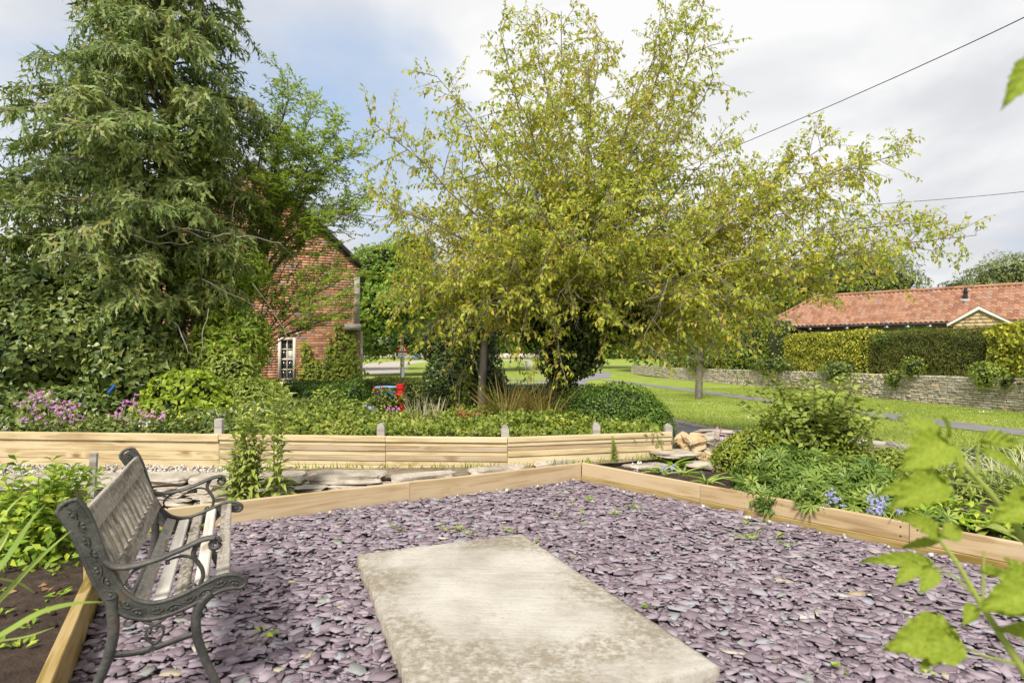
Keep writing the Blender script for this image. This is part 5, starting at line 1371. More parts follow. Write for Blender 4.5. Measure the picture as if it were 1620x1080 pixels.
print('cherry leaves', len(LP))

def solid(pxx, py, Y, rpx, rpy, ry):      # an ellipsoid given by picture position/size and its real depth radius
    q = P(pxx, py, Y); return (q[0], q[1], q[2], rpx/FPX*Y, ry, rpy/FPX*Y)
# ivy climbing the cherry trunk
bush('climbing_ivy', 'dark ivy swallowing the trunk and fork of the cherry tree', 'ivy', [solid(888, 625, 9.3, 26, 60, .3), solid(900, 560, 9.3, 52, 45, .5), solid(925, 520, 9.3, 90, 38, .7), solid(975, 500, 9.2, 70, 40, .6), solid(850, 490, 9.5, 60, 42, .6), solid(915, 470, 9.5, 80, 45, .7), solid(1010, 450, 9.6, 50, 45, .6)],
     11000, IVY, .062, M_ivydark, core=.8, lump=.16, lf=3)
# hanging bare twigs in front of it
g = Geo()
for i in range(46):
    a = np.array(P(rng.uniform(700, 1130), rng.uniform(400, 470), CY-rng.uniform(.6, 2.0))); pts = [a]
    d = np.array([rng.normal(0, .5), rng.normal(0, .2), -.55])
    for k in range(6): d = norm(d+rng.normal(0, .35, 3)+[0, 0, -.08]); pts.append(pts[-1]+d*rng.uniform(.09, .19))
    g.tube(pts, np.linspace(.006, .003, 7), 4)
    if rng.random() < .6:
        b = pts[3]; g.tube([b, b+norm(rng.normal(0, 1, 3)+[0, 0, -.5])*.3], [.004, .002], 3)
for i in range(len(g.V)): g.V[i] = g.V[i]-[base[0], CY, 0]
g.build('bare_twigs', M_twig, ch)

# ---------------- slim tree left of it and dark clipped column
tb = P(765, 690, 9.0); tf = P(768, 520, 9.0)
w2, LP, LD = grow(tf, [P(x, y, 9.0+dy) for x, y, dy in ((660, 440, -.5), (700, 500, -.9), (640, 520, .2), (720, 410, .3), (780, 420, -.7), (840, 470, -.4), (830, 530, .1), (740, 530, -.8), (690, 545, .2), (800, 380, .5), (620, 470, .8))],
                  .04, side_sp=.16, side_len=(.8, .35), twig_sp=.10, twig_len=.26, leaf_sp=.045, droop=.5, t0=.15)
w2.tube([tb, P(762, 620, 9.0), tf], [.075, .065, .055], 8)
st = empty('slender_tree', (tb[0], 9.0, 0), label='slender tree with a bare grey trunk left of the ivy clad one', cat='tree')
for i in range(len(w2.V)): w2.V[i] = w2.V[i]-[tb[0], 9., 0]
w2.build('trunk', M_bark, st)
D = norm(LD*.5+rng.normal(0, .5, LP.shape)+[0, 0, -.6]); N = norm(rng.normal(0, .5, LP.shape)+[0, -.3, .8])
g = Geo(); scatter(g, T_ovate(.5), LP-[tb[0], 9., 0], D, N, rng.uniform(.055, .10, len(LP)))
g.build('leaves', M_cherry, st, kind='stuff')
bush('clipped_yew', 'tall dark clipped evergreen column behind the slender tree trunk', 'shrub', [solid(735, 600, 10.6, 62, 58, .6), solid(735, 640, 10.6, 64, 50, .6), solid(725, 545, 10.8, 62, 45, .6), solid(700, 610, 10.5, 28, 60, .4), (-.30, 10.4, .5, .32, .4, .5)],
     9000, IVY, .06, M_ivydark, core=.86, lump=.06)
bush('pale_ivy', 'pale green ivy climbing thin bare stems before the dark column', 'ivy', [solid(728, 640, 9.4, 16, 42, .15), solid(735, 600, 9.4, 11, 25, .12)], 420, IVY, .065, M_cover, core=0, lo=.3)
g = Geo()
for (x0, y0, x1, y1) in ((727, 670, 705, 565), (722, 610, 742, 572), (728, 680, 730, 590), (715, 590, 700, 575), (735, 600, 752, 560)):
    a, b = np.array(P(x0, y0, 9.3)), np.array(P(x1, y1, 9.25)); g.tube([a, (a+b)/2+rng.normal(0, .04, 3), b], [.012, .009, .005], 5)
g.build('dead_shrub', M_twig, label='pale dead stems standing in front of the dark evergreen column', cat='shrub')

# ---------------- hedges
hedge('clipped_hedge', 'low clipped box hedge under the white house window', (-5.2, -2.70, 10.0, 11.8, -.2, .78), 16000, OV, .045, M_box, lump=.05)
hedge('clipped_hedge', 'flat topped hedge behind the red post and planter', (-3.05, -1.45, 11.2, 12.8, -.3, .80), 13000, OV, .05, M_hedge, lump=.04)
hedge('clipped_hedge', 'small dark flat hedge behind the dry ornamental grass', (-.25, 1.25, 11.0, 12.0, -.3, .70), 9000, OV, .05, M_box, lump=.03)
bush('box_bush', 'big rounded dark green box bush behind the right end of the pine wall', 'shrub', [(1.50, 8.1, .45, .66, .6, .50), (1.62, 8.05, .30, .62, .55, .50), (1.15, 8.5, .45, .5, .5, .45), (1.85, 7.95, .25, .40, .45, .45)], 15000, OV, .040, M_box, core=.86, lump=.07, lf=3)
# hedges on top of the boundary wall
def wallpt(Y): return np.interp(Y, [10, 17, 31.5, 50, 66], [15.3, 15.3, 15.1, 14.4, 13.9])
def whedge(name, lab, pxa, pxb, ytop, n, mat, tm, size, depth=1.0, lump=.05, back=.35, zb=.75):
    # picture columns -> places along the wall
    def Yof(pxx): 
        for Y in np.linspace(10, 66, 1500):
            if (wallpt(Y)+back)/Y*900+810 < pxx: return Y
        return 66
    Ya, Yb = Yof(pxb), Yof(pxa); xa, xb = wallpt(Ya)+back, wallpt(Yb)+back
    ym = (Ya+Yb)/2; top = CAM_H+(560-ytop)/900*ym
    L = math.hypot(Yb-Ya, xb-xa)
    a = math.degrees(math.atan2(xa-xb, Yb-Ya))
    b = ((xa+xb)/2, (xa+xb)/2+depth, Ya, Ya+L, ground(0, ym)+zb, top)
    return hedge(name, lab, b, n, tm, size, mat, rz=0, lump=lump, faces='lftr' if False else 'lft')
whedge('laurel_hedge', 'yellow green laurel hedge at the right edge before the bungalow', 1560, 1700, 513, 9000, M_laurel, OVW, .13, lump=.10, back=.15)
whedge('yew_hedge', 'dark olive clipped yew hedge on the stone wall', 1368, 1572, 524, 20000, M_yew, OVN, .075, lump=.04)
whedge('beech_hedge', 'fresh yellow leaved hedge between the yew and the cherry branches', 1235, 1372, 528, 14000, M_laurel, OV, .12, lump=.06)
whedge('beech_hedge', 'rough green hedge on the wall behind the cherry branches', 1040, 1240, 520, 9000, M_gold, OV, .16, lump=.15)
q = P(1395, 523, 26)
bush('rounded_shrub', 'rounded lighter shrub top showing over the yew hedge', 'shrub', [(q[0], 24, 1.9, 1.5, .8, .55)], 2500, OV, .09, M_box, core=.85)
for (pxx, py, Yw, r, rv, n, mat, lab) in ((1490, 590, 18.2, 27, 19, 900, M_vib, 'leafy self sown bush hanging over the middle of the stone wall'), (1572, 588, 16.4, 18, 14, 420, M_vib, 'small leafy bush spilling over the wall by the laurel'),
                             (1385, 580, 21.5, 18, 17, 420, M_cover, 'pale green sprig growing out of the wall left of the yew'), (1350, 596, 22.5, 16, 13, 300, M_cover, 'trailing green creeper on the wall face'), (1530, 601, 17.4, 14, 8, 200, M_ivy, 'dark green trailer on the wall beneath the yew'),
                             (1280, 585, 26.5, 40, 14, 900, M_ivy, 'green creeper draped over the wall below the beech hedge'), (1180, 577, 33, 55, 12, 1000, M_ivy, 'dark creeper along the wall top behind the lawn tree'), (1060, 573, 45, 50, 9, 900, M_ivy, 'distant creeper covering the wall top')):
    x = wallpt(Yw); z = CAM_H-(py-560)/900*Yw
    bush('wall_shrub', lab, 'shrub', [(x-.05, Yw, z, .35, r/900*Yw*1.2, rv/900*Yw), (x-.1, Yw+.1, z-.15, .3, r/900*Yw*.7, rv/900*Yw)], n, OV, .006*Yw**.98 if Yw > 22 else .10, mat, core=.5, lo=.4)

# ---------------- lawn tree
lt = P(1105, 629, 23.3); lf_ = P(1107, 575, 23.3)
w3, LP, LD = grow(lf_, [P(x, y, 23.3+dy) for x, y, dy in ((1015, 520, 0), (1040, 470, 1), (1075, 440, -1), (1115, 430, .5), (1160, 455, -.5), (1195, 500, .5), (1180, 545, -1), (1060, 540, -1.2), (1130, 520, -1.6), (1020, 555, .4), (1095, 500, 1.4))], .07,
                  side_sp=.3, side_len=(1.2, .5), twig_sp=.26, twig_len=.5, leaf_sp=.13, droop=.3, t0=.2)
w3.tube([lt, lf_], [.17, .12], 8)
lo_ = empty('lawn_tree', lt, label='small tree with a short grey trunk growing on the roadside lawn', cat='tree')
for i in range(len(w3.V)): w3.V[i] = w3.V[i]-np.array(lt)
w3.build('trunk', M_bark, lo_)
g = Geo(); D = norm(LD+rng.normal(0, .6, LP.shape)+[0, 0, -.4]); N = norm(rng.normal(0, .6, LP.shape)+[0, -.3, .8])
scatter(g, OV, LP-np.array(lt), D, N, rng.uniform(.12, .22, len(LP))); g.build('leaves', M_syc, lo_, kind='stuff')

# ---------------- conifer on the left
CX, CYY = P(255, 0, 9.6)[0], 9.6
con = empty('conifer', (CX, CYY, 0), label='huge drooping grey green cypress filling the upper left', cat='tree')
org = np.array([CX, CYY, 0]); g = Geo(); SP, SD, SN = [], [], []
trunks = [([P(205, 600, 9.6), P(203, 420, 9.6), P(210, 250, 9.6)], .10), ([P(282, 600, 9.6), P(276, 400, 9.6), P(265, 100, 9.6), P(262, -120, 9.6)], .17), ([P(225, 460, 9.2), P(212, 370, 9.1), P(190, 250, 9.3)], .07)]
for pts, r in trunks: g.tube(np.array(pts)-org, np.linspace(r, r*.45, len(pts)), 9)
def envelope(z):     # half width at height z
    return np.interp(z, [1.6, 2.6, 4.0, 5.2, 6.2, 7.5, 9.5, 11], [1.9, 2.55, 2.35, 1.65, 1.22, .95, .6, .2])
nb_ = 235
for i in range(nb_):
    z0 = 1.7+8.9*(i/nb_)**1.0; az_ = i*2.39996+rng.normal(0, .3); Rr = envelope(z0)*rng.uniform(.72, 1.15)*(1-.36*max(0, math.cos(az_))*(z0 < 4.6))
    if math.sin(az_) > .55 and rng.random() < .85: continue      # the far side stays thinner
    d = np.array([math.cos(az_), math.sin(az_), 0]); k = 9; t = np.linspace(0, 1, k)
    pts = np.array([0, 0, z0])+d*(Rr*t)[:, None]; pts[:, 2] += .30*Rr*np.sin(t*2.2)-.10*Rr*t**2
    pts[1:] += rng.normal(0, .03, (k-1, 3)); g.tube(pts, np.linspace(.028, .006, k), 5)
    ns = int(9+Rr*9)
    for s_ in range(ns):
        u = .22+.78*(s_+rng.random())/ns; x = u*(k-1); j = min(int(x), k-2); p = pts[j]+(pts[j+1]-pts[j])*(x-j)
        sd_ = norm(d*rng.uniform(.4, 1.0)+np.array([-d[1], d[0], 0])*rng.choice([-1, 1])*rng.uniform(.3, 1)+[0, 0, rng.normal(0, .25)])
        L = rng.uniform(.25, .62)*(1.15-.4*u); m = 6; v = np.linspace(0, 1, m)
        q = p+sd_*(L*v)[:, None]; q[:, 2] -= .55*L*v**2
        g.tube(q, np.linspace(.007, .002, m), 3, cap=False)
        for v_ in range(1, m):
            for _ in range(3):
                SP.append(q[v_]+rng.normal(0, .02, 3)); dd = norm(norm(q[v_]-q[v_-1])*.8+rng.normal(0, .5, 3)+[0, 0, -.35]); SD.append(dd); SN.append(norm(d*.8+rng.normal(0, .5, 3)+[0, 0, .4]))
SP, SD, SN = np.array(SP), np.array(SD), np.array(SN)
g.build('trunk', M_bark, con)
g = Geo(); scatter(g, T_cypress(), SP, SD, SN, rng.uniform(.09, .24, len(SP))); g.build('sprays', M_cypress, con, kind='stuff'); print('sprays', len(SP))
# ivy in the conifer
bush('tree_ivy', 'ivy leaves climbing high inside the cypress', 'ivy', [solid(215, 400, 9.1, 75, 55, .6), solid(300, 225, 8.9, 60, 40, .5), solid(175, 230, 8.9, 35, 50, .4), solid(70, 380, 9.0, 60, 35, .5), solid(270, 300, 9.3, 80, 60, .4)], 4200, IVY, .085, M_ivy, core=0, lo=.35, lump=.2)
# big ivy bank
bush('ivy_bank', 'dense dark bank of ivy and elder below the cypress', 'ivy', [solid(40, 560, 8.3, 110, 95, .8), solid(130, 540, 8.5, 90, 80, .8), solid(215, 580, 8.4, 75, 75, .7), solid(60, 470, 8.6, 80, 55, .7), solid(-60, 540, 8.3, 100, 110, .8), solid(170, 480, 8.8, 70, 50, .6), solid(-30, 640, 7.9, 120, 50, .6), solid(110, 650, 7.9, 90, 38, .5)],
     22000, IVY, .09, M_ivy, core=.84, lump=.15, lf=2.2)
g = Geo()
for i in range(26):
    a = np.array(P(rng.uniform(0, 400), rng.uniform(360, 530), rng.uniform(8.2, 8.9))); pts = [a]; d = norm(np.array([rng.normal(.5, .6), rng.normal(0, .2), rng.normal(-.2, .5)]))
    for k in range(7): d = norm(d+rng.normal(0, .30, 3)+[0, 0, -.10]); pts.append(pts[-1]+d*rng.uniform(.10, .22))
    g.tube(pts, np.linspace(rng.uniform(.008, .017), .004, 8), 5)
g.build('tangled_stems', M_twig, kind='stuff', label='tangle of pale bare stems over the ivy bank')
# feathery tree at the right of the conifer
ft = P(392, 610, 10.6); ff = P(388, 470, 10.6)
w4, LP, LD = grow(ff, [P(x, y, 10.6+dy) for x, y, dy in ((455, 125, 0), (500, 165, .3), (540, 205, -.3), (565, 240, .2), (580, 300, 0), (555, 330, .5), (520, 260, -.5), (470, 220, -.6), (430, 190, .3), (430, 290, -.7), (570, 330, -.4))], .06,
                  side_sp=.12, side_len=(.85, .45), twig_sp=.065, twig_len=.24, leaf_sp=.018, droop=.15, flat=.5, t0=.3, updir=.5)
w5, LP2, LD2 = grow(P(395, 560, 10.3), [P(x, y, 10.3+dy) for x, y, dy in ((565, 400, 0), (560, 450, -.6), (570, 480, .2), (520, 380, .3), (460, 400, 0), (540, 500, -.4), (470, 350, .3), (570, 430, -.2), (480, 470, -.3))], .03,
                  side_sp=.11, side_len=(.6, .3), twig_sp=.06, twig_len=.20, leaf_sp=.020, droop=.05, flat=.85, t0=.35, updir=.15)
for v_, f_ in zip(w5.V, w5.F): w4.V.append(v_)
w4.F += [f+w4.n for f in w5.F]; w4.M += w5.M; w4.n += w5.n
w4.tube([ft, P(386, 540, 10.5), ff, P(402, 330, 10.6)], [.12, .10, .08, .04], 9)
rt = empty('feathery_tree', (ft[0], 10.6, 0), label='bright green tree with feathery tiered leaves before the brick gable', cat='tree')
for i in range(len(w4.V)): w4.V[i] = w4.V[i]-[ft[0], 10.6, 0]
w4.build('trunk', M_bark, rt)
LP = np.concatenate([LP, LP2]); LD = np.concatenate([LD, LD2])
D = norm(np.cross(LD, [0, 0, 1.])*rng.choice([-1, 1], len(LP))[:, None]+LD*.5+rng.normal(0, .25, LP.shape)); N = norm(rng.normal(0, .22, LP.shape)+[0, 0, 1])
g = Geo(); scatter(g, OVN, LP-[ft[0], 10.6, 0], D, N, rng.uniform(.055, .11, len(LP))); g.build('leaves', M_frond, rt, kind='stuff'); print('feather', len(LP))
# mixed leafy shrubs under it
for (lab, bl, n, tm, s, m, cr) in (
    ('drooping feathery shrub beside the brick wall', [solid(355, 500, 9.4, 45, 80, .4), solid(390, 540, 9.3, 35, 60, .4), solid(330, 570, 9.0, 50, 55, .4), solid(380, 430, 9.6, 45, 45, .4), solid(310, 440, 9.4, 40, 60, .4)], 6500, LONG, .11, M_frond, 0),
    ('bright lime leaved bramble bush left of the feathery shrub', [solid(300, 625, 8.0, 60, 38, .4), solid(275, 655, 7.6, 55, 25, .3), solid(335, 650, 7.8, 40, 25, .3)], 1700, OVW, .095, M_lime, .7),
    ('mid green mixed shrub under the house window', [solid(395, 630, 8.6, 60, 38, .5), solid(440, 650, 8.3, 55, 24, .4), solid(365, 600, 8.8, 45, 40, .4), solid(340, 665, 7.6, 60, 20, .4)], 6500, LONG, .085, M_vib, .75),
    ('leafy bush climbing the hedge below the house corner', [solid(520, 640, 9.2, 28, 26, .25), solid(555, 660, 8.6, 25, 20, .2)], 700, OV, .075, M_vib, .5),
    ('low evergreen cover beside the planter', [solid(585, 655, 9.3, 20, 22, .3), solid(640, 665, 9.3, 30, 15, .3), solid(560, 630, 9.6, 18, 30, .3)], 1500, OV, .055, M_box, .7),
    ('dense planter foliage with orange blooms left of the red post', [solid(608, 634, 8.55, 21, 20, .22), solid(590, 645, 8.6, 12, 14, .15), solid(636, 632, 8.45, 5, 6, .06)], 1200, OV, .05, M_hedge, .7),
    ('dark green bush between the ivy trunk and the box bush', [solid(905, 660, 8.6, 35, 30, .4), solid(850, 665, 8.9, 30, 22, .3), solid(930, 640, 8.8, 30, 30, .4)], 2600, OV, .055, M_ivy, .75),
    ('golden leaved patch before the box bush', [solid(885, 682, 7.5, 60, 18, .35), solid(930, 690, 7.3, 35, 12, .3)], 1400, OV, .065, M_gold, .7)):
    bush('garden_shrub', lab, 'shrub', bl, n, OVN if tm is LONG else tm, s, m, core=cr, lo=.5 if not cr else .8, droop=.5 if tm is LONG else 0)
# ivy on the house wall
def HP(pxx, py):
    r = (pxx-810)/900; cs, sn2 = math.cos(R(HROT)), math.sin(R(HROT)); s_ = (HX1-r*HY)/(cs-r*sn2); d_ = HY-s_*sn2
    return (HX1-s_*cs+.02, d_-.07-rng.random()*.09, CAM_H-(py-560)/900*d_)
Pp = []
for (x0, y0, h, w, n) in ((483, 600, 60, 8, 110), (500, 600, 32, 9, 70), (523, 600, 55, 9, 110), (535, 600, 90, 10, 170), (556, 600, 88, 9, 330), (545, 605, 45, 22, 220), (435, 520, 100, 5, 0)):
    for i in range(n):
        v = rng.random()**1.3; pxx = x0+rng.normal(0, w)*(1-.6*v); Pp.append(HP(pxx, y0-h*v))
Pp = np.array(Pp); N = norm(np.tile([0, -1., .4], (len(Pp), 1))+rng.normal(0, .3, Pp.shape)); D = norm(np.cross(N, rsph(len(Pp)))+[0, 0, -.4])
g = Geo(); scatter(g, IVY, Pp, D, N, rng.uniform(.08, .15, len(Pp))); g.build('house_ivy', M_gold, label='light green ivy climbing the corner of the brick gable', cat='ivy')

# ---------------- background trees
def bigtree(lab, bl, n, size, mat, tx, Yt, tm=OV, name='tree', group='trees beyond the gardens', th=3., core=.80):
    root = empty(name, (tx, Yt, ground(0, Yt)), label=lab, cat='tree', group=group); off = np.array(root.location)
    g = Geo(); g.tube([(0, 0, -.2), (0, 0, th)], [.35, .25], 8); g.build('trunk', M_bark, root)
    Pp, N = shell(bl, n, .72, 1.08, .20, 1.1 if Yt > 25 else 2); D, Nn = leafdirs(N, .5, .8, .3)
    g = Geo()
    if core: lumpcore(g, bl, core, 1, .2, 1.1 if Yt > 25 else 2)
    scatter(g, tm, Pp, D, Nn, size*rng.uniform(.6, 1.3, len(Pp)))
    for i in range(len(g.V)): g.V[i] = g.V[i]-off
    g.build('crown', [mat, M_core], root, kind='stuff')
bigtree('bright green sycamore behind the brick house corner', [solid(560, 500, 37, 40, 60, 2.), solid(610, 430, 40, 48, 42, 2.5), solid(640, 480, 38, 55, 45, 2.5), solid(595, 490, 37, 40, 40, 2.), solid(650, 420, 42, 40, 45, 2.)], 13000, .31, M_syc, -11.5, 39)
bigtree('dark green woodland tree beneath the sycamore', [solid(590, 535, 60, 60, 26, 3), solid(640, 530, 62, 60, 28, 3), solid(700, 535, 64, 50, 26, 3)], 7000, .40, M_ivydark, -24, 60)
bigtree('broad hazy tree behind the cherry on the left', [solid(720, 490, 70, 60, 70, 4), solid(780, 500, 72, 60, 60, 4), (-20, 75, 6, 7, 4, 5)], 5000, .55, M_syc, -6, 70)
bigtree('broad tree behind the cherry fork', [solid(860, 510, 80, 70, 50, 4), solid(950, 520, 82, 70, 45, 4)], 5000, .6, M_syc, 6, 80)
bigtree('tree above the far end of the stone wall', [solid(1020, 510, 70, 50, 55, 4), solid(1090, 510, 60, 60, 45, 4)], 9000, .42, M_hedge, 18, 68)
bigtree('green tree behind the left end of the bungalow', [solid(1180, 490, 50, 70, 50, 3), solid(1250, 480, 52, 50, 50, 3), solid(1300, 455, 50, 50, 45, 3)], 9000, .37, M_hedge, 27, 50)
bigtree('light green tree rising over the bungalow ridge', [solid(1350, 440, 52, 50, 42, 3), solid(1410, 450, 53, 45, 38, 3), solid(1375, 425, 55, 45, 30, 3)], 9000, .26, M_far, 32, 52, core=.6)
bigtree('pale round tree behind the right end of the roof', [solid(1590, 440, 48, 50, 36, 3), solid(1560, 450, 48, 28, 22, 2), solid(1630, 430, 48, 40, 30, 3)], 7000, .22, M_far, 42, 48, core=.6)
bigtree('tiny dark treetop just above the ridge tiles', [solid(1510, 452, 60, 13, 8, 2)], 700, .22, M_ivydark, 46, 60, core=.5)
bigtree('tree far left behind the house', [solid(60, 470, 30, 120, 60, 3), solid(-80, 450, 30, 100, 80, 3)], 6000, .3, M_hedge, -25, 30)

n = 9000; X = rng.uniform(-110, 120, n); Y = 142+rng.uniform(-3, 3, n); top_ = 7+2.5*np.sin(X*.13)+1.6*np.sin(X*.41+1)
g = Geo(); zz = .2+top_*rng.random(n)**.8; Nn = norm(rng.normal(0, .5, (n, 3))+[0, -1, .5]); D = norm(np.cross(Nn, rsph(n)))
g.add([(-110, 143, -.5), (120, 143, -.5), (120, 143, 5.5), (-110, 143, 5.5)], [(0, 1, 2, 3)], 1)
scatter(g, OV, np.stack([X, Y, zz], -1), D, Nn, rng.uniform(.8, 1.7, n)); g.build('far_woodland', [M_far, M_core], kind='stuff', label='far belt of trees closing the view')
# ---------------- ground ivy and plants behind the pine wall
n = 15000
X = rng.uniform(-3.6, 1.75, n); Y = rng.uniform(6.55, 8.9, n)
zz = .42+.13*wob(np.stack([X, Y, X*0], -1), 2.4)+.03*(Y-6.5)+rng.uniform(-.10, .07, n); zz = np.minimum(zz, .46+.075*(Y-6.5))
Nn = norm(rng.normal(0, .5, (n, 3))+[0, -.4, .9]); D = norm(rng.normal(0, 1, (n, 3))+[0, -.2, -.1])
g = Geo(); scatter(g, IVY, np.stack([X, Y, zz], -1), D, Nn, rng.uniform(.035, .07, n)); g.build('ground_ivy', M_cover, kind='stuff', label='variegated ivy ground cover behind the pine wall')
n = 16000
X = rng.uniform(-10, -3.0, n); Y = rng.uniform(6.75, 8.6, n)
zz = .45+.10*wob(np.stack([X, Y, X*0], -1), 2.0)+.10*(Y-6.7)+rng.uniform(-.12, .08, n); zz = np.minimum(zz, .50+.17*(Y-6.7))
Nn = norm(rng.normal(0, .5, (n, 3))+[0, -.5, .8]); D = norm(rng.normal(0, 1, (n, 3))+[0, -.2, .1])
g = Geo(); scatter(g, OV, np.stack([X, Y, zz], -1), D, Nn, rng.uniform(.05, .10, n)); g.build('mixed_ground_cover', M_ivy, kind='stuff', label='mixed green foliage behind the left part of the pine wall')
def blades(name, lab, cat, cx, cy, z, n, rad, h, w, bend, mat, spread=.5, fl=None, group=None, parent=None, kind=None):
    a = rng.random(n)*6.283; r = rad*rng.random(n)**.5
    Pp = np.stack([cx+np.cos(a)*r, cy+np.sin(a)*r, np.full(n, z)], -1); o = np.stack([np.cos(a), np.sin(a), a*0], -1)
    D = norm(o*spread*rng.uniform(.2, 1.2, (n, 1))+rng.normal(0, .15, (n, 3))+[0, 0, 1]); N = norm(o*-1+rng.normal(0, .4, (n, 3))+[0, 0, .3])*-1
    g = Geo(); scatter(g, T_blade(w/h, bend), Pp, D, -N, h*rng.uniform(.55, 1.1, n))
    return tag(g.build(name, mat, parent), lab, cat, group, kind)
for i, (pxx, Y, n, lab) in enumerate(((800, 8.3, 130, 'tall dry ornamental grass left of the ivy trunk'), (835, 8.5, 120, 'tawny ornamental grass at the foot of the ivy trunk'), (865, 8.2, 70, 'short tawny grass right of the dry clumps'))):
    blades('ornamental_grass', lab, 'grass clump', P(pxx, 0, Y)[0], Y, .35, n, .16, .72, .022, .35, M_dry, .55, group='dry ornamental grasses')
blades('dead_grass_stalks', 'pale dead grass stalks right of the red post', 'grass clump', P(665, 0, 8.3)[0], 8.3, .35, 38, .18, .50, .022, .12, M_pale, .25)
blades('dead_grass_stalks', 'few pale dead stalks next to the dark evergreen column', 'grass clump', P(690, 0, 8.4)[0], 8.4, .35, 26, .12, .46, .022, .12, M_pale, .25)
blades('orange_sedge', 'small orange brown sedge tuft before the slender trunk', 'grass clump', P(742, 0, 8.1)[0], 8.1, .42, 70, .07, .26, .014, .7, leafm('sedge', [(.35, .14, .05), (.5, .25, .12)]), 1.0)
def flowers(name, lab, cat, spots, k, size, mat, spread, Ys, group=None, stem=.0, extra=None):
    g = Geo(); 
    for (pxx, py) in spots:
        Y = rng.uniform(*Ys); c = np.array(P(pxx, py, Y)); kk = k
        pp = c+rng.normal(0, spread, (kk, 3)); 
        for p in pp:
            N = norm(np.array([0, -.6, .6])+rng.normal(0, .4, 3)); t = norm(np.cross(N, rng.normal(size=3))); b = np.cross(N, t)
            a = np.arange(4)*math.pi/2
            D = np.cos(a)[:, None]*t+np.sin(a)[:, None]*b
            scatter(g, OVW, np.tile(p, (4, 1)), D, np.tile(N, (4, 1)), size)
        if stem: g.tube([c, c+[rng.normal(0, .03), 0, -stem]], [.004, .004], 4, m=1)
    return tag(g.build(name, [mat, M_stem]), lab, cat, group)
def rp(n, x0, x1, y0, y1): return [(rng.uniform(x0, x1), rng.uniform(y0, y1)) for _ in range(n)]
flowers('pink_flowers', 'large drift of magenta pink honesty flowers at far left', 'flowers', [(57, 622), (70, 620), (48, 631), (58, 632), (69, 629), (82, 630), (100, 638), (75, 641), (90, 642), (53, 647), (89, 648), (110, 642), (120, 643), (30, 641), (46, 658), (55, 662), (68, 664), (95, 667), (112, 665), (35, 668), (100, 655), (118, 654), (125, 665), (75, 676), (12, 677), (88, 650), (104, 652)], 7, .022, M_pink, .035, (6.85, 7.1), stem=.2)
flowers('pink_flowers', 'second drift of pink honesty flowers behind the bench', 'flowers', [(208, 630), (200, 636), (213, 638), (202, 647), (187, 652), (220, 651), (195, 660), (205, 666), (223, 669), (235, 660), (242, 655), (253, 664), (205, 678), (222, 676), (247, 674), (180, 658), (258, 660)], 6, .022, M_pink, .030, (6.85, 7.1), stem=.2)
flowers('yellow_flowers', 'scattered small yellow flowers left of the tall buddleia', 'flowers', rp(26, 262, 430, 640, 682)+[(75, 663), (230, 669)], 2, .024, M_yell, .03, (6.9, 7.6))
flowers('orange_flowers', 'tiny orange blooms in the planter', 'flowers', [(593, 613), (606, 613), (598, 620), (628, 622)], 3, .018, M_red, .012, (8.3, 8.35))
flowers('bluebells', 'pale bluebells left of the planter foot', 'flowers', rp(8, 585, 598, 646, 658), 6, .02, M_blue, .02, (8.0, 8.1))
flowers('pink_flowers', 'small pink blooms at the foot of the red post', 'flowers', rp(9, 605, 632, 642, 660), 4, .016, M_pink, .02, (8.0, 8.2))
flowers('white_flowers', 'two white flower heads by the pine wall', 'flowers', [(9, 677), (230, 671)], 10, .018, M_white, .018, (6.8, 6.85))

# ---------------- plants on the terrace side
def stem_plant(name, lab, cat, cx, cy, z, stems, lean, h, lsz, gap, tm, mat, smat, whorl=2, top=1.0, nsing=999, up=.35, droopn=.25, taper=.55, parentgroup=None):
    root = empty(name, (cx, cy, z), label=lab, cat=cat, group=parentgroup); g = Geo(); PP, DD, NN, SS = [], [], [], []
    for s_ in range(stems):
        a = rng.random()*6.283; ln = np.array([math.cos(a), math.sin(a), 0])*lean*rng.uniform(.2, 1); hh = h*rng.uniform(.6, 1.0); k = 7; t = np.linspace(0, 1, k)
        b0 = np.array([math.cos(a), math.sin(a), 0])*lean*.25*h*rng.random()
        pts = b0+ln*h*(t**1.4)[:, None]; pts[:, 2] += hh*t; pts[1:] += rng.normal(0, .008*h, (k-1, 3))
        g.tube(pts, np.linspace(.0035+.003*h, .0018, k), 5); nl = int(hh/gap)
        for i in range(nl):
            u = .08+.92*(i+.5)/nl; x = u*(k-1); j = min(int(x), k-2); p = pts[j]+(pts[j+1]-pts[j])*(x-j); tg_ = norm(pts[j+1]-pts[j]); ph = i*1.57+rng.random()*.8
            for w_ in range(whorl):
                q_ = ph+w_*2*math.pi/whorl; o = np.array([math.cos(q_), math.sin(q_), 0]); PP.append(p); DD.append(norm(o+tg_*up*(1+u)+rng.normal(0, .12, 3)+[0, 0, -droopn*(1-u)])); NN.append(norm(tg_+rng.normal(0, .2, 3)-o*.2)); SS.append(lsz*(1-(1-taper)*u)*rng.uniform(.8, 1.2))
    g.build('stems', smat, root)
    PP, DD, NN, SS = map(np.array, (PP, DD, NN, SS)); ns_ = min(nsing, len(PP)); o = np.argsort(PP[:, 1]); a, b = o[:ns_], o[ns_:]
    off = np.array(root.location); singles(root, tm, PP[a]+off, DD[a], NN[a], SS[a], mat)
    if len(b): g = Geo(); scatter(g, tm, PP[b], DD[b], NN[b], SS[b]); g.build('foliage', mat, root, kind='stuff')
    return root
BLG = T_long(.24, .35)
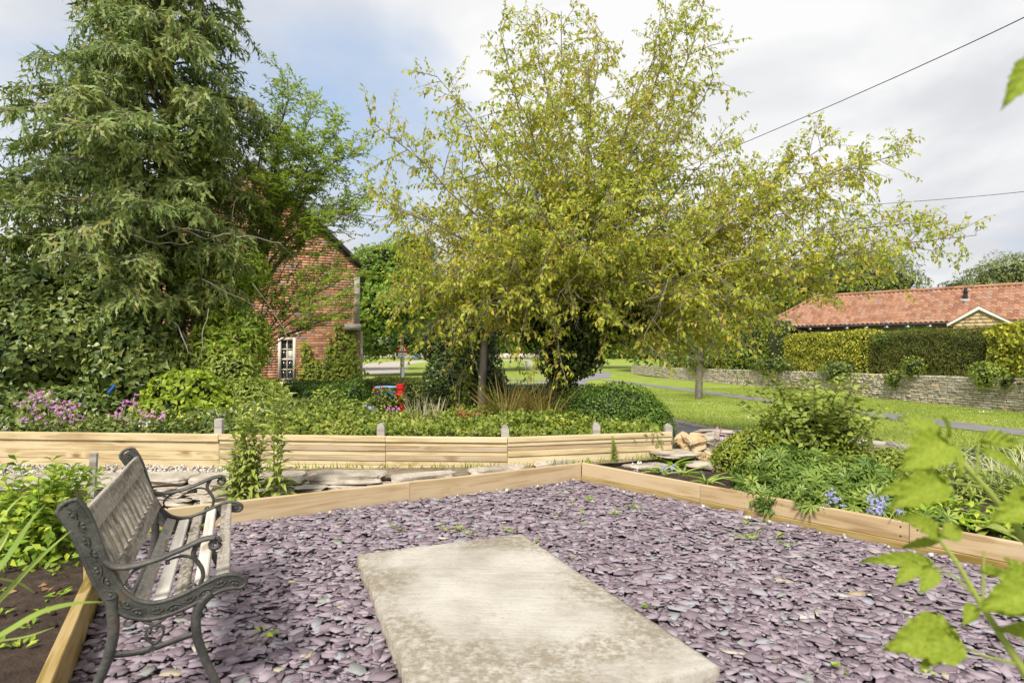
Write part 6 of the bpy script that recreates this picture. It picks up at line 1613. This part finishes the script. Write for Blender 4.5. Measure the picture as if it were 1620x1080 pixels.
# tall buddleia by the bench
for (pxx, hpx, lean, n, lab) in ((400, 660, .16, 7, 'tall pale buddleia with long leaves growing behind the far edging'), (372, 705, .2, 6, 'shorter buddleia shoot close to the bench armrest'), (437, 605, .08, 3, 'tallest narrow buddleia shoot rising before the hedge')):
    q = P(pxx, 795, 4.95); top_ = CAM_H-(hpx-560)/900*4.95
    stem_plant('buddleia', lab, 'plant', q[0], 4.95, .0, n, lean, top_*1.12, .185, .038, BLG, M_bud, M_stem, 2, nsing=180, up=.45, taper=.62, parentgroup='buddleia shoots')
q = P(975, 760, 6.25); stem_plant('spurge', 'small upright yellow green spurge behind the corner of the edging', 'plant', q[0], 6.40, .1, 4, .10, .34, .06, .016, LONG, M_bud, M_stem, 4, nsing=150, up=.5)
# broad leaved plants behind the bench
def rosette(name, lab, cat, cx, cy, z, n, L, w, mat, bend=.5, up=.6, group=None):
    root = empty(name, (cx, cy, z), label=lab, cat=cat, group=group); a = np.arange(n)*2.4+rng.random(n); D = norm(np.stack([np.cos(a), np.sin(a), up*rng.uniform(.4, 1.6, n)], -1)); N = norm(np.stack([-np.cos(a)*up, -np.sin(a)*up, np.ones(n)], -1)+rng.normal(0, .2, (n, 3)))
    k = 7; V = []; F = []
    for i in range(k):
        t = i/(k-1); h_ = w/2*math.sin(math.pi*min(1, (t*.92+.06))**.8)+.01; zz = -bend*t*t
        V += [(t, h_, zz+.05), (t, 0, zz), (t, -h_, zz+.05)]
    for i in range(k-1): o = i*3; F += [(o, o+1, o+4, o+3), (o+1, o+2, o+5, o+4)]
    singles(root, (np.array(V), np.array(F)), np.tile([cx, cy, z], (n, 1))+rng.normal(0, .02, (n, 3))*[1, 1, 0], D, N, L*rng.uniform(.7, 1.15, n), mat); return root
for (pxx, py, Y, n, lab) in ((268, 800, 4.55, 16, 'broad leaved foxglove rosette seen through the bench armrest'), (305, 795, 4.7, 14, 'broad leaved rosette between bench and stone wall'), (292, 812, 4.4, 12, 'low leafy rosette just behind the edging by the bench')):
    q = P(pxx, py, Y); rosette('foxglove', lab, 'plant', q[0], Y, .0, n, .20, .42, M_shrub, group='leafy rosettes behind the bench')
# leafy mound at far left
stem_plant('leafy_shrub', 'lush lime tipped leafy shrub in the soil left of the bench', 'shrub', -2.95, 3.55, .08, 46, .55, .60, .085, .036, OV, M_shrub, M_stem, 2, nsing=290, up=.3, taper=.8)
bush('leafy_mound', 'lower leaves of a spreading green plant at the left edge', 'shrub', [(-3.15, 3.6, .22, .42, .32, .30), (-2.85, 3.45, .15, .28, .25, .2)], 1500, OV, .055, M_shrub, core=0, lo=.2, nsing=200)
# strap leaves reaching in from the left
sl_ = empty('strap_leaved_plant', (-1.7, 1.35, .1), label='long green strap leaves arching in from the left edge', cat='plant')
def ribbon(pts, w, k=16):
    q = resample(np.array(pts, float), k); T = norm(np.gradient(q, axis=0)); Cc = norm(np.cross(T, [0, -.5, .85])); t = np.linspace(0, 1, k)
    h = w/2*np.clip(np.minimum(1, (1-t)*3.2), 0.04, 1); g = Geo()
    V = np.concatenate([q+Cc*h[:, None], q-np.array([0, 0, .18])*w, q-Cc*h[:, None]]); i = np.arange(k-1)
    g.add(V, np.concatenate([np.stack([i, i+1, i+1+k, i+k], -1), np.stack([i+k, i+1+k, i+1+2*k, i+2*k], -1)])); return g
for (pts, w, Y) in (([(-60, 960), (0, 899), (27, 858), (53, 816), (73, 795)], 11, 1.5), ([(-60, 1000), (0, 950), (30, 914), (59, 884), (113, 838)], 10, 1.5), ([(-60, 1030), (0, 1006), (59, 967), (118, 952), (163, 951)], 13, 1.35), ([(-60, 1020), (0, 1013), (44, 1007), (86, 991)], 5, 1.4), ([(-50, 930), (0, 864), (12, 843), (21, 827)], 12, 1.6), ([(-40, 905), (0, 915), (30, 920), (56, 938)], 7, 1.5), ([(-30, 870), (0, 824), (18, 798), (44, 778)], 4, 1.6)):
    g = ribbon([P(a, b, Y+(a-20)*.0012) for a, b in pts], w/900*Y)
    for i in range(len(g.V)): g.V[i] = g.V[i]-np.array(sl_.location)
    g.build('leaf', M_strap, sl_, smooth=True)
# weeds, litter and clods on the soil
n = 1300; X = rng.uniform(-4.2, -1.2, n); Y = rng.uniform(1.2, 4.9, n); ok = X < np.interp(Y, [.8, 4.2], [-1.02, -2.98]); X, Y = X[ok], Y[ok]
g = Geo(); zz = np.array([soil_z(x, y) for x, y in zip(X, Y)]); scatter(g, (k6, f6), np.stack([X, Y, zz], -1), rsph(len(X)), rsph(len(X)), .008+.04*rng.random(len(X))**3); g.build('soil_clods', M_soil, kind='stuff', label='crumbs and clods of dark soil')
def weeds(name, lab, n, X, Y, Z, s, mat=M_shrub, r=.04):
    g = Geo()
    for x, y, z in zip(X, Y, Z):
        k = rng.integers(4, 11); a = rng.random(k)*6.283; D = norm(np.stack([np.cos(a), np.sin(a), rng.uniform(.1, .9, k)], -1)); sc_ = rng.uniform(.5, 1.5)
        scatter(g, OV, np.array([x, y, z])+D*r*sc_*rng.random((k, 1))*[1, 1, .4], D, norm(rng.normal(0, .3, (k, 3))+[0, 0, 1]), s*sc_*rng.uniform(.6, 1.2, k))
    return g.build(name, mat, kind='stuff', label=lab)
X = rng.uniform(-3.4, -1.2, 130); Y = rng.uniform(1.5, 4.2, 130); ok = X < np.interp(Y, [.8, 4.2], [-1.12, -3.02]); X, Y = X[ok], Y[ok]
weeds('seedling_weeds', 'small green seedlings on the dark soil', 0, X, Y, [soil_z(x, y)+.005 for x, y in zip(X, Y)], .035)
g = Geo(); n = 26; X = rng.uniform(-2.6, -1.3, n); Y = rng.uniform(1.6, 3.2, n); ok = X < np.interp(Y, [.8, 4.2], [-1.1, -3.0]); X, Y = X[ok], Y[ok]
scatter(g, OVW, np.stack([X, Y, [soil_z(x, y)+.01 for x, y in zip(X, Y)]], -1), rsph(len(X))*[1, 1, .2], norm(rng.normal(0, .3, (len(X), 3))+[0, 0, 1]), rng.uniform(.03, .07, len(X)))
g.build('dead_leaves', mk('dead_leaf', [(.3, (.20, .09, .04)), (.7, (.32, .18, .09))]), kind='stuff', label='curled brown dead leaves on the soil')
sp = [G(x, y, .02) for x, y in ((625, 833), (635, 836), (535, 852), (712, 838), (728, 836), (745, 842), (803, 838), (820, 838), (846, 855), (915, 822), (922, 826), (918, 810), (898, 775), (880, 783), (936, 790), (975, 812), (1000, 800), (1010, 803), (905, 795), (650, 1000), (570, 895), (1230, 1040), (1330, 1055), (1030, 958), (1180, 828), (1185, 850), (1245, 860), (700, 833), (420, 1000), (1465, 1062), (1230, 845))]
X, Y = np.array(sp).T; weeds('slate_weeds', 'tiny green weeds sprouting through the slate', 0, X, Y, [.012]*len(X), .032, r=.03)
blades('onion_grass', 'thin arching grass tuft growing in the slate near the right edging', 'grass clump', *G(1190, 850, .01), .01, 12, .05, .16, .006, 1.1, M_strap, 1.3)
X = rng.uniform(1, 2.6, 40); Y = rng.uniform(5.9, 6.6, 40)
n = 380; X = rng.uniform(-3.2, 2.2, n); Y = np.interp(X, [-3.3, -.05, 1.87], [6.35, 6.12, 6.5])-rng.uniform(0, .10, n)
g = Geo(); scatter(g, T_tri(.2), np.stack([X, Y, path_z(0, 0)+.018*(X+3.5)-.06+X*0], -1), norm(rng.normal(0, .4, (n, 3))+[0, 0, 1]), rsph(n), rng.uniform(.04, .09, n)); g.build('grass_tufts', M_grass, kind='stuff', label='grass tufts along the foot of the pine wall')

# ---------------- flower bed on the right
q = P(1285, 700, 6.3)
stem_plant('viburnum', 'tall airy green shrub with reddish stems in the right bed', 'shrub', q[0], 6.2, .05, 70, .62, 1.12, .095, .055, OV, M_vib, M_rstem, 2, nsing=290, up=.25, taper=.9)
bush('viburnum_inner', 'leafy middle of the big shrub in the right bed', 'shrub', [(q[0], 6.3, .52, .50, .42, .40), (q[0]-.15, 6.25, .35, .42, .35, .3)], 1700, OV, .08, M_vib, core=.62, droop=.3)
bush('golden_juniper', 'feathery golden green bush left of the big shrub', 'shrub', [(2.62, 6.25, .26, .33, .28, .26), (2.45, 6.2, .2, .25, .25, .2), (2.85, 6.3, .25, .25, .25, .22)], 3200, OVN, .055, M_gold, core=.72)
anem = [(2.62, 5.0, .16, .42, .40, .20), (2.25, 4.95, .12, .28, .30, .14), (2.95, 5.05, .20, .36, .40, .24), (2.60, 5.35, .24, .45, .30, .24), (2.75, 4.55, .10, .30, .25, .12), (2.95, 4.62, .14, .25, .25, .14)]
bush('anemone_mound', 'mound of deeply cut blue green leaves spilling over the right edging', 'plant', anem, 1900, T_lobes(7, 230, .11), .105, M_anem, core=.74, nsing=280, up=.9, jit=.4)
bush('cut_leaf_clump', 'smaller clump of cut leaves hanging over the edging left of the bluebells', 'plant', [(2.52, 4.50, .18, .26, .10, .07), (2.98, 4.02, .17, .14, .10, .06)], 150, T_lobes(7, 230, .11), .10, M_anem, core=0, lo=.3, nsing=150, up=.9, jit=.4)
bush('golden_mound', 'low golden green mound behind the cut leaf plant', 'shrub', [(3.6, 5.9, .14, .50, .35, .24), (4.05, 5.8, .12, .45, .35, .22), (3.4, 6.1, .2, .35, .3, .2)], 3800, OV, .05, M_gold, core=.75)
bush('green_mound', 'dark leafy clump beneath the golden mound', 'shrub', [(3.75, 5.15, .08, .45, .35, .20), (3.35, 5.1, .06, .35, .35, .18), (4.2, 5.1, .08, .4, .35, .18)], 3000, OVN, .06, M_vib, core=.7)
bush('bed_filler', 'fresh green leafy plants filling the front of the right bed', 'plant', [(3.35, 4.25, .10, .30, .28, .14), (3.7, 3.85, .10, .35, .3, .15), (4.2, 4.2, .10, .45, .35, .2), (3.25, 4.7, .12, .35, .25, .16)], 1500, OV, .06, M_shrub, core=.6)
bush('bed_filler', 'leafy plants at the near end of the right bed', 'plant', [(4.9, 3.3, .12, .6, .5, .3), (5.8, 3.6, .15, .6, .6, .35), (6.4, 4.6, .1, .7, .5, .3), (4.7, 2.5, .1, .5, .4, .25)], 2200, OV, .075, M_vib, core=.8)
for (x, y, n, h, lab) in ((4.15, 5.7, 260, .46, 'bleached strappy grass clump behind the raspberry leaves'), (4.6, 5.35, 240, .42, 'pale strappy grass clump right of the golden mound'), (5.1, 5.6, 260, .42, 'pale arching grass by the right edge'), (4.4, 4.75, 180, .36, 'fine green and straw grass clump in front of the pale ones'), (5.4, 5.0, 200, .40, 'straw tipped grass clump at the right edge'), (3.9, 7.0, 90, .30, 'upright green leaves by the brown stone edge'), (4.9, 6.7, 160, .35, 'far pale grass clump near the lawn')):
    blades('strappy_grass', lab, 'grass clump', x, y, .08, n, .22, h, .012, .7, M_strap if n < 200 else leafm('bleached_grass', [(.20, .28, .10), (.36, .42, .22), (.52, .54, .36)]), .9, group='strappy grasses in the right bed')
bush('yellow_spurge', 'bright yellow spurge clump at the right edge of the bed', 'plant', [(5.0, 4.6, .16, .4, .3, .2), (5.5, 4.3, .18, .4, .3, .2)], 1500, OV, .06, leafm('yellow_leaf', [(.35, .36, .03), (.52, .50, .05)]), core=.7)
bush('bed_filler', 'mixed low green leaves along the back of the right bed', 'plant', [(5.5, 6.6, .0, 1.0, .5, .28), (6.6, 5.6, .0, .9, .8, .35), (3.0, 7.0, -.05, .8, .4, .22), (4.6, 7.3, -.1, .7, .4, .2)], 6500, OV, .06, M_vib, core=.8)
for (pxx, py, Y, n, L, w, mat, lab) in ((1500, 862, 4.15, 18, .24, .26, M_shrub, 'lime green broad leaved clump just behind the right edging'), (1455, 845, 4.3, 14, .20, .2, M_shrub, 'small lime rosette beside the dandelion clock'), (1560, 870, 4.05, 16, .24, .3, M_bud, 'grey green broad leaved clump behind the edging joint'), (1600, 850, 4.1, 14, .22, .34, M_bud, 'blue green poppy rosette at the right edge'), (1535, 835, 4.2, 12, .2, .3, M_anem, 'blue green leaves behind the lime clump'),
                                         (1045, 770, 5.95, 22, .20, .10, M_strap, 'bluebell leaf clump near the edging corner'), (1085, 765, 5.8, 20, .24, .09, M_strap, 'arching bluebell leaves right of the corner'), (1120, 782, 5.5, 18, .22, .09, M_strap, 'arching strap leaves before the golden bush'), (1065, 745, 6.3, 14, .22, .14, M_shrub, 'grey green lily leaves in front of the flat slab')):
    q = P(pxx, py, Y); rosette('leaf_clump', lab, 'plant', q[0], Y, .10, n, L, w, mat, .5, .7, group='leafy clumps behind the right edging')
flowers('bluebells', 'dense cluster of violet bluebells over the right edging', 'flowers', rp(26, 1374, 1402, 782, 818), 3, .013, M_blue, .012, (4.15, 4.3))
flowers('bluebells', 'loose violet bluebells below the cut leaf mound', 'flowers', rp(14, 1306, 1336, 778, 806), 3, .013, M_blue, .012, (4.3, 4.4))
flowers('bluebells', 'single violet bluebell beside the dandelion clock', 'flowers', rp(7, 1417, 1430, 800, 815), 3, .013, M_blue, .01, (4.0, 4.05), stem=.07)
flowers('bluebells', 'pale blue flowers near the corner of the edging', 'flowers', rp(9, 1043, 1078, 732, 750)+[(1110, 748), (1145, 760), (1157, 764)], 4, .014, M_blue, .015, (5.85, 5.9))
flowers('white_flowers', 'small white flowers among the corner bluebells', 'flowers', [(1004, 738), (1010, 732), (1008, 745), (1088, 750), (1160, 762)], 5, .014, M_white, .014, (5.9, 5.95))
flowers('bluebells', 'two pale violet flowers on the cut leaf mound', 'flowers', [(1235, 772), (1232, 768), (1195, 780), (1376, 766)], 3, .014, M_blue, .01, (4.8, 4.85))
flowers('pink_flowers', 'pink honesty flowers by the grey rocks', 'flowers', [(1140, 678), (1139, 692), (1152, 690), (1143, 708), (1148, 713), (1140, 716), (1130, 684), (1137, 706), (1155, 699)], 5, .02, M_pink, .022, (6.7, 6.9), stem=.12)
g = Geo()
for i in range(15):
    a = np.array(P(rng.uniform(1158, 1212), rng.uniform(720, 730), 6.6)); hh = rng.uniform(.22, .38); g.tube([a, a+[rng.normal(0, .015), 0, hh]], [.008, .004], 5)
g.build('pale_spikes', M_pale, label='upright pale dried flower spikes behind the golden bush', cat='stems')
a = np.array(P(1428, 812, 4.0)); b = np.array(P(1429, 795, 4.0)); dc = empty('dandelion_clock', tuple(a), label='round white dandelion clock on a stalk above the edging', cat='flower')
g = Geo(); g.tube([(0, 0, -.06), tuple(b-a)], [.003, .0025], 6); g.build('stalk', M_stem, dc)
g = Geo(); D = rsph(260); scatter(g, T_tri(.16), np.tile(b-a, (260, 1)), D, rsph(260), .023); g.build('seed_head', M_white, dc)
g = Geo(); scatter(g, T_ovate(.3), np.zeros((0, 3)), np.zeros((0, 3)), np.zeros((0, 3)), 1) if False else None

# ---------------- raspberry canes close to the camera
def rasp_leaf():
    nu_, nv_ = 28, 12; V = []; F = []
    for i in range(nu_+1):
        u = i/nu_; w = .40*math.sin(math.pi*u**.68)**.85*(1-.22*u)+.006
        if i % 2: w *= .86
        for j in range(nv_+1):
            v = -1+2*j/nv_; ve = abs(v)
            z = .10*ve**1.2-.30*u*u+.045*math.sin((u*1.1-ve*.30)*2*math.pi*5)*min(1, ve*3)
            V.append((u+ve*.09*(1-u), v*w, z))
    for i in range(nu_):
        for j in range(nv_): a = i*(nv_+1)+j; F.append((a, a+1, a+nv_+2, a+nv_+1))
    return np.array(V), np.array(F)
RL_ = rasp_leaf(); g = Geo(); g.add(*RL_); RME = g.mesh('leaf', M_rasp, True)
def cane(name, lab, stems, leaves):
    o0 = np.array(P(*stems[0][0][:3])); root = empty(name, tuple(o0), label=lab, cat='raspberry cane', group='raspberry canes close to the camera')
    for st_ in stems:
        g = Geo(); pts = np.array([P(*s_[:3]) for s_ in st_]); q = resample(pts, 20); g.tube(q-o0, np.linspace(st_[0][3], st_[-1][3], 20) if len(st_[0]) > 3 else .003, 8); g.build('stem', M_stem, root, smooth=True)
    for (bx_, by, tx, ty, Y, wid, dy, roll) in leaves:
        b = np.array(P(bx_, by, Y)); t = np.array(P(tx, ty, Y+dy)); d = t-b; L = np.linalg.norm(d); X_ = d/L
        up_ = norm(np.array([0, -.75, .65])+np.array([math.sin(R(roll)), 0, 0])); Y_ = norm(np.cross(up_, X_)); Z_ = np.cross(X_, Y_)
        o = bpy.data.objects.new('leaf', RME); COL.objects.link(o); o.parent = root
        M = Matrix(((X_[0]*L, Y_[0]*L*wid*.86, Z_[0]*L), (X_[1]*L, Y_[1]*L*wid*.86, Z_[1]*L), (X_[2]*L, Y_[2]*L*wid*.86, Z_[2]*L))).to_4x4()
        o.matrix_basis = Matrix.Translation(Vector(b-o0)) @ M
cane('raspberry_cane', 'blurred upper raspberry cane crossing the right edge of the view',
     [[(1640, 880, .80, .0055), (1600, 820, .80, .0050), (1550, 760, .80, .0042), (1492, 698, .82, .0030)], [(1560, 770, .80, .0015), (1500, 762, .80, .0012), (1470, 765, .80, .001)], [(1545, 750, .80, .002), (1548, 700, .8, .0015), (1560, 690, .8, .001)]],
     [(1495, 695, 1440, 733, .82, 1.0, -.04, 10), (1490, 688, 1425, 652, .82, .75, .03, -10), (1498, 692, 1505, 660, .82, .8, -.02, 20), (1502, 700, 1530, 748, .82, .65, -.03, 20), (1545, 700, 1625, 690, .80, .50, .02, 0), (1548, 712, 1622, 738, .80, .55, -.03, 0),
      (1478, 762, 1392, 775, .80, .55, .0, 0), (1492, 760, 1425, 790, .80, .75, -.05, 0), (1650, 790, 1585, 815, .80, .9, -.03, 10), (1640, 780, 1590, 780, .78, .6, .03, 0), (1660, 860, 1600, 835, .78, .8, .03, 0)])
cane('raspberry_cane', 'blurred lower raspberry cane rising from the bottom right corner',
     [[(1650, 1110, .72, .0060), (1600, 1030, .72, .0052), (1548, 950, .73, .0042), (1515, 890, .74, .0034), (1484, 850, .75, .0022)], [(1535, 935, .73, .0018), (1510, 912, .73, .0014), (1480, 895, .73, .001)], [(1610, 1050, .72, .002), (1550, 1035, .72, .0016), (1505, 1010, .72, .001)], [(1555, 955, .73, .002), (1556, 900, .73, .0014), (1557, 870, .73, .0012)]],
     [(1484, 850, 1440, 812, .75, .8, -.02, 0), (1486, 850, 1530, 830, .75, .75, .02, 20), (1490, 856, 1425, 862, .75, .5, .02, 0), (1480, 893, 1368, 878, .73, .42, .02, 0), (1450, 888, 1422, 920, .73, .8, -.02, 0), (1476, 895, 1462, 934, .73, 1.0, -.02, 0),
      (1512, 1008, 1425, 1015, .72, .95, -.04, 0), (1500, 1000, 1470, 1050, .72, .8, -.04, 0), (1505, 1002, 1460, 978, .72, .7, .03, 0), (1545, 905, 1600, 900, .73, .4, .02, 0), (1550, 960, 1650, 965, .73, .55, -.02, 0), (1540, 955, 1530, 985, .73, .9, -.02, 0), (1660, 900, 1570, 905, .70, .5, .02, 0), (1650, 950, 1605, 880, .70, 1.1, .02, 0), (1665, 930, 1575, 950, .70, .85, -.04, 0), (1660, 1010, 1590, 990, .70, .8, .0, 0)])
b = np.array(P(1650, 60, .62))
cane('raspberry_cane', 'single green leaf hanging in at the top right corner', [[(1660, 60, .62, .002), (1640, 80, .62, .0015)]], [(1648, 92, 1600, 148, .62, .75, -.02, 0)])
